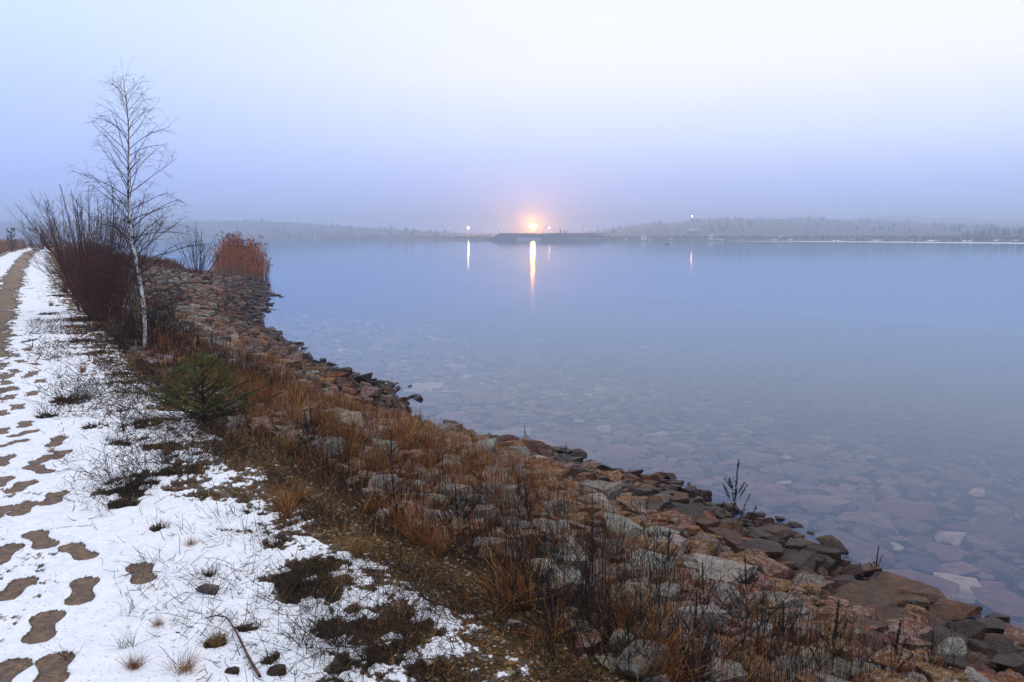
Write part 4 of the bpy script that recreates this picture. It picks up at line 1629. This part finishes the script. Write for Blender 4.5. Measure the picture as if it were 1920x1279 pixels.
def limb_mesh(start, dirv, length, rad, droop, twigs, twig_len, tdroop, sub=2, wob=.10, ang=.7, rmin=.0022):
    P, R = grow(start, dirv, length, rad, droop, 7, wob)
    Ps, Rs = [P], [R]
    for q in range(twigs):
        t = random.uniform(.18, .98)
        i = min(int(t * 7), 6)
        f_ = t * 7 - i
        s = P[i] * (1 - f_) + P[i + 1] * f_
        d = P[i + 1] - P[i]
        d /= np.linalg.norm(d)
        side = rng.normal(0, 1, 3)
        side -= side @ d * d
        side /= np.linalg.norm(side)
        L = twig_len * random.uniform(.45, 1.0) * (1.1 - .5 * t)
        P2, R2 = grow(s, d * math.cos(ang) + side * math.sin(ang), L, max(rad * .38 * (1 - .6 * t), rmin), tdroop, 7, wob)
        Ps.append(P2)
        Rs.append(np.maximum(R2, rmin * .6))
        for w in range(sub):
            t = random.uniform(.3, .95)
            i = min(int(t * 7), 6)
            s = P2[i]
            d = P2[i + 1] - P2[i]
            d /= np.linalg.norm(d)
            side = rng.normal(0, 1, 3)
            side -= side @ d * d
            side /= np.linalg.norm(side)
            P3, R3 = grow(s, d * .75 + side * .65, L * random.uniform(.3, .55), rmin, tdroop, 7, wob)
            Ps.append(P3)
            Rs.append(np.maximum(R3, rmin * .5))
    return tubes(np.array(Ps), np.array(Rs), 3)[:2]


# birch
g = ground(270, 658)
top = at_depth(228, 158, g[1] + .1)
hb = top[2] - g[2]
bt = empty("birch_tree", g, "tall bare birch with white trunk standing alone on the stony bank", "tree")
lean = np.array([top[0] - g[0], .1, 0])
zt = np.linspace(0, 1, 24)
P = np.stack([lean[0] * zt ** 1.05 + .035 * np.sin(zt * 9), .1 * zt + .03 * np.sin(zt * 7 + 1), zt * hb], -1)
R = .024 * (1 - zt) ** .85 + .003
R[0] = .034
V, F, _ = tubes(P[None], R[None], 10)
fast_mesh("trunk", V, F, M_BIRCH, None, True, bt)
nb = 66
for k in range(nb):
    t = .14 + .845 * (k / (nb - 1)) ** .95
    s = np.array([np.interp(t, zt, P[:, i]) for i in range(3)])
    a = k * 2.4 + random.uniform(-.5, .5)
    env = 1.05 * (1 - t) ** .5 + .10                     # crown gets narrower upwards
    if t < .3:
        env *= .95
    L = env * random.uniform(.65, 1.12)
    el = random.uniform(.75, 1.15) if t > .55 else random.uniform(.5, 1.0)
    V, F = limb_mesh(s, (math.cos(a), math.sin(a), math.tan(el) * .8), L, .0075 * (1 - t) + .004, -.025 - .045 * (1 - t), int(12 - 6 * t), .42, -.085, 2 if t < .6 else 1, .09, .62, .0019)
    fast_mesh("branch", V, F, M_TWIG, None, True, bt)


def shrub(name, base_px, label, nst, Lmin, Lmax, spread, matl, twigs, twl, rad=.011, droop=-.01, azr=None, cat="shrub", br=.22, wob=.075, group=None, rmin=.0022, p=None):
    g = ground(*base_px) if p is None else p
    o = empty(name, g, label, cat, group)
    for k in range(nst):
        a = random.uniform(0, 6.28) if azr is None else random.uniform(*azr)
        sp = spread * random.random() ** .7
        s = (math.cos(a) * br * random.random(), math.sin(a) * br * random.random(), -.05)
        L = random.uniform(Lmin, Lmax)
        V, F = limb_mesh(s, (math.cos(a) * sp, math.sin(a) * sp, 1), L, rad * random.uniform(.7, 1.2), droop, twigs, twl, .02, 1, wob, .5, rmin)
        fast_mesh("branch", V, F, matl, None, True, o)
    return o


M_WILLOW = plain("willow twigs", (.045, .023, .021), .8)
M_REDBR = plain("reddish twigs", (.085, .028, .021), .8)
M_DKTW = plain("dark twigs", (.022, .015, .013), .8)
shrub("willow_shrub", (178, 585), "big bare willow with long spreading grey brown branches left of the birch", 60, 1.9, 2.8, .44, M_WILLOW, 10, .6, .012, .0, cat="shrub", br=.35, wob=.065, rmin=.003)
g_ = ground(195, 602)
shrub("willow_shrub", None, "dense reddish brown bush in front of the big bare willow", 110, 1.3, 2.5, .60, M_REDBR, 13, .55, .007, .0, br=.35, p=g_, rmin=.003)
shrub("bare_shrub", (372, 516), "small bare shrub just left of the reed bed", 26, 2.0, 3.3, .55, M_WILLOW, 4, .9, .028, .0, br=.5, rmin=.010)
shrub("bare_shrub", (285, 640), "low dark bush right at the foot of the birch", 26, .5, 1.0, .8, M_DKTW, 7, .35, .006, 0, rmin=.003)
shrub("bare_shrub", (240, 655), "low dark bush on the bank edge left of the birch foot", 34, .35, .75, .9, M_DKTW, 7, .3, .005, 0, rmin=.0028)
shrub("bare_shrub", (312, 590), "brown bush among pale stones right of the birch trunk", 30, .6, 1.25, .7, M_REDBR, 7, .4, .007, 0, rmin=.0035)
shrub("bare_shrub", (75, 468), "distant bare bush behind the road bend", 24, 2.0, 3.8, .8, M_WILLOW, 5, 1.0, .035, 0, br=.8, rmin=.014)
shrub("bare_shrub", (104, 470), "distant reddish bush right of the road bend", 26, 2.0, 4.0, .7, M_REDBR, 5, 1.0, .035, 0, br=.8, rmin=.014)

# needles
M_SPRUCE = plain("spruce needles", (.125, .140, .022), .7, .5, 25)
M_PINE = plain("dark pine needles", (.020, .034, .016), .7, .4, 12)


def needle_branch(P, R, twigs, twl, nl, dens, nw):
    """branch with side twigs set all round with needles -> wood (V,F), needles (V,F)"""
    Ps, Rs = [P], [R]
    for q in range(twigs):
        t = .18 + .8 * (q + random.random()) / twigs
        i = min(int(t * 7), 6)
        s = P[i] + (P[i + 1] - P[i]) * (t * 7 - i)
        d = P[i + 1] - P[i]
        d /= np.linalg.norm(d)
        side = np.cross(d, (0, 0, 1)) * random.choice((-1, 1)) + rng.normal(0, .15, 3)
        side /= np.linalg.norm(side)
        P2, R2 = grow(s, d * .75 + side * .7, twl * random.uniform(.6, 1.1) * (1.15 - t), R[0] * .4, .01, 7, .05)
        Ps.append(P2)
        Rs.append(R2)
    Pa = np.array(Ps)
    wood = tubes(Pa, np.array(Rs), 4)[:2]
    seg = np.linalg.norm(np.diff(Pa, axis=1), axis=2)
    V, n = [], 0
    for i in range(len(Pa)):
        L = seg[i].sum()
        m_ = max(6, int(L * dens))
        t = rng.random(m_) * 6.999
        if i == 0:
            t = 1.2 + t * .82
        k = t.astype(int)
        f_ = (t - k)[:, None]
        s = Pa[i][k] * (1 - f_) + Pa[i][k + 1] * f_
        d = Pa[i][k + 1] - Pa[i][k]
        d /= np.linalg.norm(d, axis=1, keepdims=True)
        sd = rng.normal(0, 1, (m_, 3))
        sd -= (sd * d).sum(1, keepdims=True) * d
        sd /= np.linalg.norm(sd, axis=1, keepdims=True)
        tip = s + (d * .65 + sd * .8) * nl * rng.uniform(.7, 1.1, (m_, 1))
        wv = np.cross(d, sd) * nw
        V.append(np.stack([s - wv, s + wv, tip], 1))
    V = np.concatenate(V).reshape(-1, 3)
    return wood, (V, np.arange(len(V)).reshape(-1, 3))


g = ground(384, 792)
sp = empty("spruce_sapling", g, "young green spruce sapling on the gravel shoulder of the bank", "tree")
dist = np.linalg.norm(g - (0, 0, CZ))
top = at_depth(377, 676, g[1])
hs = top[2] - g[2]
P = np.stack([np.linspace(0, top[0] - g[0], 8), np.zeros(8), np.linspace(0, hs, 8)], -1)
V, F, _ = tubes(P[None], np.linspace(.017, .004, 8)[None], 7)
fast_mesh("trunk", V, F, M_DKTW, None, True, sp)
hw = 90 / FPX * dist
for k in range(46):
    t = .03 + .93 * (k / 45) ** 1.25
    a = k * 2.4 + random.uniform(-.3, .3)
    s = np.array([np.interp(t, np.linspace(0, 1, 8), P[:, i]) for i in range(3)])
    L = hw * (1.42 * (1 - t) ** .9 + .13) * random.uniform(.78, 1.12)
    Pb, Rb = grow(s, (math.cos(a), math.sin(a), .18 + .75 * t), L, .006 * (1 - t) + .003, .04, 7, .04)
    wood, nd = needle_branch(Pb, Rb, 9, .34 * (1.15 - t * .8), .014, 560, .0012)
    b_ = fast_mesh("branch", *wood, M_DKTW, None, True, sp)
    fast_mesh("needles", *nd, M_SPRUCE, None, False, b_)


def pine(base, h, label, wid):
    o = empty("pine_tree", base, label, "tree", "small dark pines")
    P = np.stack([np.linspace(0, h * .06, 8), np.zeros(8), np.linspace(-.1, h, 8)], -1)
    V, F, _ = tubes(P[None], np.linspace(.04, .015, 8)[None] * h / 1.6, 6)
    fast_mesh("trunk", V, F, M_DKTW, None, True, o)
    for k in range(20):
        t = .15 + .8 * k / 19
        a = k * 2.4 + random.random()
        L = wid * random.uniform(.6, 1.1) * (1.1 - .6 * t)
        s = np.array([np.interp(t, np.linspace(0, 1, 8), P[:, i]) for i in range(3)])
        Pb, Rb = grow(s, (math.cos(a), math.sin(a), .5), L, .012 * h / 1.6, .10, 7, .07)
        wood, nd = needle_branch(Pb, Rb, 5, wid * .4, .09 * h / 1.6, 150 / h * 1.6, .005 * h / 1.6)
        b_ = fast_mesh("branch", *wood, M_DKTW, None, True, o)
        fast_mesh("needles", *nd, M_PINE, None, False, b_)


q = on_z(22, 474, -.1)
pine(q, 44 / FPX * q[1], "small dark pine standing in golden grass left of the road", .55 * 24 / FPX * q[1] * 1.3)
q = ground(126, 532)
pine(q, 1.05, "dark pine bush beside the road under the big bare willow", .6)
q = on_z(58, 466, -.1)
pine(q, 17 / FPX * q[1], "tiny distant pine behind the golden grass", .4 * 12 / FPX * q[1] * 1.3)

# reed bed
pc = on_z(427, 524, WZ + .1)
rb = empty("reed_bed", pc, "tall rust orange reed bed with dark plumes at the tip of the cape", "reeds")
n = 1900
Wd = 34 / FPX * np.linalg.norm(pc)
bx = np.clip(rng.normal(0, .5, n), -1.12, 1.05)
by = rng.uniform(0, 1, n)
env = np.where(bx > 0, 1 - .40 * np.abs(bx) ** 3.5, 1 - .48 * np.abs(bx) ** 3)
hh = 78 / FPX * np.linalg.norm(pc) * env * rng.uniform(.55, 1.04, n) * (.62 + .62 * vnoise(bx * 5.5, by * 2, 5))
base = np.stack([bx * Wd, by * 4.5 + np.abs(bx) * .5, np.full(n, -.25)], -1)
az = np.where(rng.random(n) < .5, np.where(bx > 0, 0, math.pi), rng.uniform(0, 6.28, n))
lean = np.abs(bx) ** 2 * .14 + rng.uniform(0, .07, n)
P = arc_paths(base, az, lean, hh, rng.normal(.02, .03, n), 5)
cb, ct = np.array([.36, .23, .13]), np.array([.55, .175, .048])
tt = np.linspace(0, 1, 5)[None, :, None]
C = (cb * (1 - tt) + ct * tt) * rng.uniform(.45, 1.2, (n, 1, 1))
V, F, C = tubes(P, rng.uniform(.010, .020, (n, 1)) * np.array([1, 1, .9, .7, .4]), 3, C)
o = fast_mesh("stalks", V, F, M_STEM, C, False, rb)
tag(o, kind="stuff")
m_ = 4200                                                 # leaves
i = rng.integers(0, n, m_)
t = rng.uniform(.35, .92, m_) * 4
k = np.minimum(t.astype(int), 3)
f_ = (t - k)[:, None]
s = P[i, k] * (1 - f_) + P[i, k + 1] * f_
Pl = arc_paths(s, rng.uniform(0, 6.28, m_), rng.uniform(.2, .6, m_), rng.uniform(.25, .6, m_), rng.uniform(0, .5, m_), 3)
C = ct * rng.uniform(.5, 1.5, (m_, 1))
V, F, C = tubes(Pl, rng.uniform(.007, .014, (m_, 1)) * np.array([.8, 1, .15]), 3, C)
tag(fast_mesh("leaves", V, F, M_STEM, C, False, rb), kind="stuff")
i = np.nonzero(rng.random(n) < .32)[0]
tipd = P[i, 4] - P[i, 3]
s = P[i, 4]
Pl = arc_paths(s, rng.uniform(0, 6.28, len(i)), rng.uniform(.1, .5, len(i)), rng.uniform(.16, .30, len(i)), rng.uniform(.1, .6, len(i)), 4)
V, F, C = tubes(Pl, rng.uniform(.025, .042, (len(i), 1)) * np.array([.35, 1, .8, .1]), 4, np.tile(np.array([.05, .032, .034]), (len(i), 1)) * rng.uniform(.6, 1.5, (len(i), 1)))
tag(fast_mesh("plumes", V, F, M_STEM, C, False, rb), kind="stuff")

# ------------------------------------------------------------------ single plants
lab_pl = Labeller()


def mugwort(seed_n, h, nside, tint, thick=1.0):
    """main stem, side branches, each thick with small dry seed heads"""
    o = bpy.data.objects.new("mugwort", None)
    o.empty_display_size = .1
    col.objects.link(o)
    P, R = grow((0, 0, -.04), (random.uniform(-.08, .08), random.uniform(-.08, .08), 1), h, .0042 * thick, .0, 7, .02)
    V, F, C = tubes(P[None], R[None], 5, np.array([tint]))
    fast_mesh("stem", V, F, M_STEM, C, True, o)
    V0, F0 = ico(1)

    def heads(Pq, t0, size, dens):
        b_ = Buf()
        L = np.linalg.norm(np.diff(Pq, axis=0), axis=1).sum()
        for k in range(max(3, int(L * dens))):
            t = random.uniform(t0, 1) * 6.999
            i = int(t)
            s_ = Pq[i] + (Pq[i + 1] - Pq[i]) * (t - i) + rng.normal(0, size * 1.5, 3)
            b_.add(V0 * size * rng.uniform(.6, 1.3, 3) * (1, 1, 1.5) + s_, F0, np.array([np.array(tint) * random.uniform(.6, 1.5)]))
        return b_
    hb_ = heads(P, .55, .0050 * thick, 230)
    hb_.build("seed_heads", M_STEM, o)
    for k in range(nside):
        t = random.uniform(.10, .74)
        i = int(t * 7)
        s_ = P[i]
        a = k * 2.4 + random.random()
        L = h * random.uniform(.22, .46) * (1.15 - t)
        P2, R2 = grow(s_, (math.cos(a) * .8, math.sin(a) * .8, 1), L * 1.2, .0018 * thick, .045, 7, .04)
        V, F, C = tubes(P2[None], R2[None], 4, np.array([tint]))
        b_ = fast_mesh("branch", V, F, M_STEM, C, True, o)
        heads(P2, .45, .0042 * thick, 210).build("seed_heads", M_STEM, b_)
    return o


BLK = (.020, .015, .014)
protos_m = [mugwort(k, 1.0, 15 - 3 * k, BLK) for k in range(3)]
#            base px, top px row, label or None
MUG = [((1372, 1010), 858, "tall black mugwort at the waterline with many slender seed spikes", 0),
       ((1640, 1105), 1018, "slender dark mugwort before the large brown slab near the right edge", 1),
       ((1042, 1000), 905, None, 2), ((1058, 985), 920, None, 0), ((970, 965), 890, None, 1), ((990, 1000), 915, None, 2), ((1130, 1045), 960, None, 0), ((735, 905), 800, None, 1),
       ((745, 1000), 880, None, 2), ((860, 1010), 900, None, 0), ((578, 860), 765, None, 1), ((590, 845), 755, None, 2), ((1250, 1120), 985, None, 1), ((1400, 1165), 1035, None, 0),
       ((1320, 1180), 1050, None, 2), ((1560, 1279), 1115, None, 1), ((1670, 1290), 1150, None, 0), ((1300, 1262), 1100, None, 1), ((1470, 1262), 1120, None, 2), ((1740, 1279), 1180, None, 2),
       ((330, 640), 590, None, 1), ((345, 640), 600, None, 2), ((420, 700), 645, None, 0), ((395, 690), 640, None, 1), ((450, 690), 650, None, 2), ((1110, 1150), 1030, None, 1), ((1200, 1240), 1110, None, 0),
       ((1060, 865), 828, None, 1), ((790, 815), 765, None, 2), ((985, 845), 795, None, 1), ((1015, 848), 835, None, 0), ((1345, 960), 938, None, 2), ((905, 840), 815, None, 1), ((772, 812), 772, None, 0),
       ((1180, 1279), 1150, None, 2), ((1040, 1240), 1110, None, 0), ((1420, 1279), 1160, None, 1)]
first = [True] * 3
for (bp, tr, lb, k) in MUG:
    g = ground(*bp)
    if g[2] < WZ + .02:
        g = on_z(bp[0], bp[1], WZ - .02)
    tp = at_depth(bp[0], tr, g[1])
    hgt = max(.15, tp[2] - g[2])
    if first[k]:
        o = protos_m[k]
        first[k] = False
    else:
        o = copy_tree(protos_m[k])
    dist = np.linalg.norm(g)
    w = 1.0 * hgt * random.uniform(.75, 1.0)
    o.scale = (w * 1.15, w * 1.15, hgt)
    o.location = g
    o.rotation_euler = (0, 0, random.uniform(0, 6.28))
    tag(o, lb, "dry plant", "dry mugwort plants on the bank")
    if lb is None:
        sw = "short" if bp[1] - tr < 60 else ("medium high" if bp[1] - tr < 105 else "high")
        lab_pl.add(o, f"{sw} black dry mugwort plant", bp[0], bp[1] - 20)


def tuft(nbl, h, spread, pal, rad, curve=.35, parts=None):
    o = bpy.data.objects.new("grass_tuft", None)
    o.empty_display_size = .1
    col.objects.link(o)
    base = np.zeros((nbl, 3))
    a = rng.uniform(0, 6.28, nbl)
    q = spread * .25 * np.sqrt(rng.random(nbl))
    base[:, 0], base[:, 1], base[:, 2] = q * np.cos(a), q * np.sin(a), -.012
    P = arc_paths(base, rng.normal(random.uniform(0, 6.28), 1.3, nbl), np.clip(spread * rng.random(nbl) ** .8, 0, .97), h * rng.uniform(.2, 1, nbl) ** .8, curve * rng.uniform(-.5, 1.2, nbl), 5)
    P[:, 1:, :2] += rng.normal(0, .03, (nbl, 4, 2))
    C = np.array(pal)[rng.integers(0, len(pal), nbl)] * rng.uniform(.6, 1.3, (nbl, 1))
    V, F, C = tubes(P, rad * rng.uniform(.6, 1.3, (nbl, 1)) * np.array([1, 1, .8, .6, .2]), 3, C)
    fast_mesh("blades", V, F, M_STEM, C, False, o)
    return o


PAL_R = [(.30, .115, .032), (.21, .075, .025), (.38, .20, .07), (.09, .04, .02)]
PAL_O = [(.24, .14, .045), (.16, .09, .03), (.30, .20, .08)]
PAL_D = [(.045, .03, .02), (.075, .045, .03), (.03, .022, .018)]
tufts = {'rust': [tuft(n_, 1.0, sp_, PAL_R, .0055) for n_, sp_ in ((200, .75), (150, .9), (110, .6))], 'ochre': [tuft(170, 1.0, .65, PAL_O, .007) for _ in range(2)],
         'dark': [tuft(n_, 1.0, sp_, PAL_D, .007) for n_, sp_ in ((26, .9), (42, .97), (16, .8), (60, .95))]}
used_t = set()
TUFTS = [((735, 850), 90, 'rust'), ((700, 835), 75, 'rust'), ((660, 835), 70, 'rust'), ((770, 850), 70, 'rust'), ((640, 860), 55, 'rust'), ((680, 880), 50, 'rust'), ((720, 885), 45, 'ochre'), ((800, 850), 50, 'rust'), ((830, 865), 45, 'rust'),
         ((540, 975), 70, 'rust'), ((525, 960), 50, 'rust'), ((672, 1048), 50, 'ochre'), ((655, 1100), 34, 'ochre'), ((560, 940), 40, 'rust'), ((500, 770), 60, 'rust'), ((520, 740), 70, 'rust'), ((545, 800), 60, 'rust'), ((480, 800), 50, 'rust'),
         ((545, 850), 45, 'ochre'), ((850, 900), 50, 'rust'), ((900, 935), 50, 'rust'), ((930, 950), 45, 'rust'), ((800, 1020), 70, 'rust'), ((820, 1040), 60, 'rust'), ((760, 990), 50, 'rust'), ((700, 960), 50, 'rust'), ((975, 1130), 110, 'rust'),
         ((940, 1140), 90, 'rust'), ((1165, 1030), 40, 'rust'), ((1210, 1190), 90, 'rust'), ((1225, 1250), 100, 'rust'), ((1035, 1200), 70, 'rust'), ((1260, 1279), 90, 'rust'), ((1120, 1130), 50, 'rust'),
         ((600, 800), 60, 'rust'), ((620, 820), 65, 'rust'), ((560, 770), 55, 'rust'), ((440, 720), 40, 'dark'), ((470, 700), 40, 'dark'), ((510, 690), 35, 'rust'), ((540, 720), 35, 'rust'), ((120, 548), 22, 'ochre'), ((95, 575), 12, 'ochre'),
         ((245, 920), 62, 'dark'), ((220, 952), 42, 'dark'), ((250, 925), 40, 'dark'), ((320, 890), 50, 'dark'), ((300, 870), 40, 'dark'), ((135, 760), 38, 'dark'), ((165, 752), 34, 'dark'), ((85, 785), 32, 'dark'), ((110, 712), 30, 'dark'),
         ((155, 700), 26, 'rust'), ((190, 690), 22, 'dark'), ((235, 790), 34, 'dark'), ((205, 830), 28, 'dark'), ((260, 800), 34, 'dark'), ((355, 1030), 24, 'rust'), ((395, 1085), 26, 'dark'), ((405, 1215), 36, 'ochre'), ((340, 1270), 50, 'rust'),
         ((250, 1258), 38, 'rust'), ((240, 1220), 40, 'dark'), ((480, 1230), 30, 'dark'), ((520, 1262), 34, 'dark'), ((600, 1235), 40, 'dark'), ((640, 1215), 60, 'dark'), ((585, 1150), 50, 'dark'), ((560, 1100), 46, 'dark'), ((620, 1080), 40, 'dark'),
         ((700, 1240), 60, 'dark'), ((750, 1210), 60, 'dark'), ((670, 1190), 60, 'dark'), ((520, 1020), 24, 'dark'), ((300, 990), 22, 'dark'), ((190, 975), 16, 'dark'), ((130, 1272), 14, 'dark'), ((130, 1240), 40, 'dark'), ((780, 1250), 50, 'dark'),
         ((240, 1160), 40, 'dark'), ((300, 1180), 26, 'rust'), ((430, 1160), 26, 'dark'), ((80, 1080), 14, 'dark'), ((100, 850), 14, 'rust'), ((620, 1279), 50, 'dark'), ((880, 1279), 50, 'dark'), ((460, 960), 30, 'dark'), ((420, 1000), 24, 'dark')]
for bp, hp, kind in TUFTS:
    g = ground(*bp)
    hgt = hp / FPX * np.linalg.norm(g - (0, 0, CZ)) * 1.15
    k = random.randrange(len(tufts[kind]))
    pr = tufts[kind][k]
    if (kind, k) not in used_t:
        o = pr
        used_t.add((kind, k))
    else:
        o = copy_tree(pr)
    o.location = g
    o.scale = (hgt * random.uniform(.85, 1.2),) * 2 + (hgt,)
    o.rotation_euler = (random.uniform(-.12, .12), random.uniform(-.12, .12), random.uniform(0, 6.28))
    tag(o, None, "grass tuft", "dry grass tufts on the dyke")
    sw = "low" if hp < 32 else ("medium" if hp < 62 else "tall")
    lab_pl.add(o, f"{sw} {kind} grass tuft", bp[0], bp[1] - hp * .4)
for kind in tufts:
    for k in range(len(tufts[kind])):
        if (kind, k) not in used_t:
            for ch in list(tufts[kind][k].children):
                bpy.data.objects.remove(ch)
            bpy.data.objects.remove(tufts[kind][k])

# single dry stalks and small twiggy plants standing in the snow
shrub("twiggy_plant", (232, 915), "wide thorny snow plant of many thin arching black twigs beside the footprints", 46, .22, .42, 1.5, M_DKTW, 3, .13, .0022, -.03, cat="dry plant", br=.1, group="twiggy plants standing in snow", wob=.17, rmin=.0011)
shrub("twiggy_plant", (212, 950), "small thorny snow plant just below the wide thorny one", 26, .14, .26, 1.5, M_DKTW, 2, .10, .0018, -.03, cat="dry plant", br=.06, group="twiggy plants standing in snow", wob=.17, rmin=.001)
shrub("twiggy_plant", (140, 752), "dark matted low twigs on the snow above the footprints", 34, .2, .45, 2.0, M_DKTW, 3, .16, .003, -.04, cat="dry plant", br=.25, group="twiggy plants standing in snow", wob=.17, rmin=.0016)
shrub("twiggy_plant", (322, 880), "dark matted twigs at the edge of the gravel left of the bank", 40, .2, .42, 1.8, M_DKTW, 3, .16, .0026, -.04, cat="dry plant", br=.25, group="twiggy plants standing in snow", wob=.17, rmin=.0014)
shrub("twiggy_plant", (236, 810), "thin upright brown twigs below the spruce on the snow", 12, .2, .42, .8, M_DKTW, 4, .14, .0022, 0, cat="dry plant", br=.05, group="twiggy plants standing in snow", wob=.17, rmin=.0012)
shrub("twiggy_plant", (575, 1120), "brown bushy twigs at the snow margin above the black weeds", 38, .12, .28, 1.4, M_DKTW, 3, .10, .002, -.02, cat="dry plant", br=.12, group="twiggy plants standing in snow", wob=.17, rmin=.001)
shrub("twiggy_plant", (668, 1215), "large black bushy twigs on the lower snow margin", 60, .14, .32, 1.5, M_DKTW, 4, .11, .002, -.02, cat="dry plant", br=.2, group="twiggy plants standing in snow", wob=.17, rmin=.001)
shrub("twiggy_plant", (1180, 1235), "wide mound of black bushy weeds before the pale rubble", 50, .3, .6, 1.0, M_DKTW, 6, .18, .003, 0, cat="dry plant", br=.35, group="twiggy plants standing in snow", wob=.17, rmin=.0014)
shrub("twiggy_plant", (1010, 1130), "black bushy weeds right of the tall rust grass", 36, .3, .55, 1.0, M_DKTW, 6, .18, .003, 0, cat="dry plant", br=.25, group="twiggy plants standing in snow", wob=.17, rmin=.0014)
shrub("twiggy_plant", (1440, 1250), "black bushy weeds over pale stones near the lower edge", 26, .25, .5, 1.0, M_DKTW, 6, .16, .003, 0, cat="dry plant", br=.25, group="twiggy plants standing in snow", wob=.17, rmin=.0014)
shrub("twiggy_plant", (1745, 1265), "thin black twigs before the stones in the lower right corner", 22, .2, .42, .8, M_DKTW, 5, .14, .003, 0, cat="dry plant", br=.12, group="twiggy plants standing in snow", wob=.17, rmin=.0014)

# fallen stick, small stones lying in the snow
a_, b_ = ground(424, 1168), ground(488, 1279)
t = np.linspace(0, 1, 9)[:, None]
P = a_ * (1 - t) + b_ * t + np.concatenate([np.sin(t * 6) * .003, np.cos(t * 5) * .003, .022 + .008 * np.sin(t * 4)], 1)
V, F, _ = tubes(P[None], np.linspace(.003, .0058, 9)[None] * rng.uniform(.85, 1.2, (1, 9)), 7)
st = fast_mesh("stick", V, F, plain("reddish bark", (.085, .038, .032), .7), None, True)
tag(st, "fallen red brown stick lying across the snow at the lower edge", "stick")
P2 = np.stack([P[0], P[0] + (-.04, .004, .004), P[0] + (-.085, .0, -.004)])
V, F, _ = tubes(P2[None], np.array([[.003, .0025, .0015]]), 5)
fast_mesh("side_twig", V, F, M_TWIG, None, True, st)
for px, py, w, h, tint, lb in ((390, 1106, 44, 28, 'grey', "rough grey brown stone lying alone in the snow"), (436, 1264, 27, 13, 'wet', "small dark smooth stone in the snow left of the fallen stick"),
                               (335, 1186, 14, 16, 'red', "small reddish stone in the snow near the dry turf"), (520, 1258, 34, 24, 'wet', "dark stone under dead grass right of the fallen stick"), (318, 1235, 14, 9, 'red', "tiny reddish stone in the snow at the lower left")):
    g = ground(px, py + h * .35)
    dist = np.linalg.norm(g - (0, 0, CZ))
    W = w / FPX * dist
    o = stone(2 if tint == 'wet' else 0, g[0], g[1], g[2] + W * .22, W, W * .7, W * .5, random.uniform(-.3, .3), tint, "stone", "small stones in the snow")
    o["label"] = lb

lab_stone.finish()
lab_sub.finish()
lab_pl.finish()
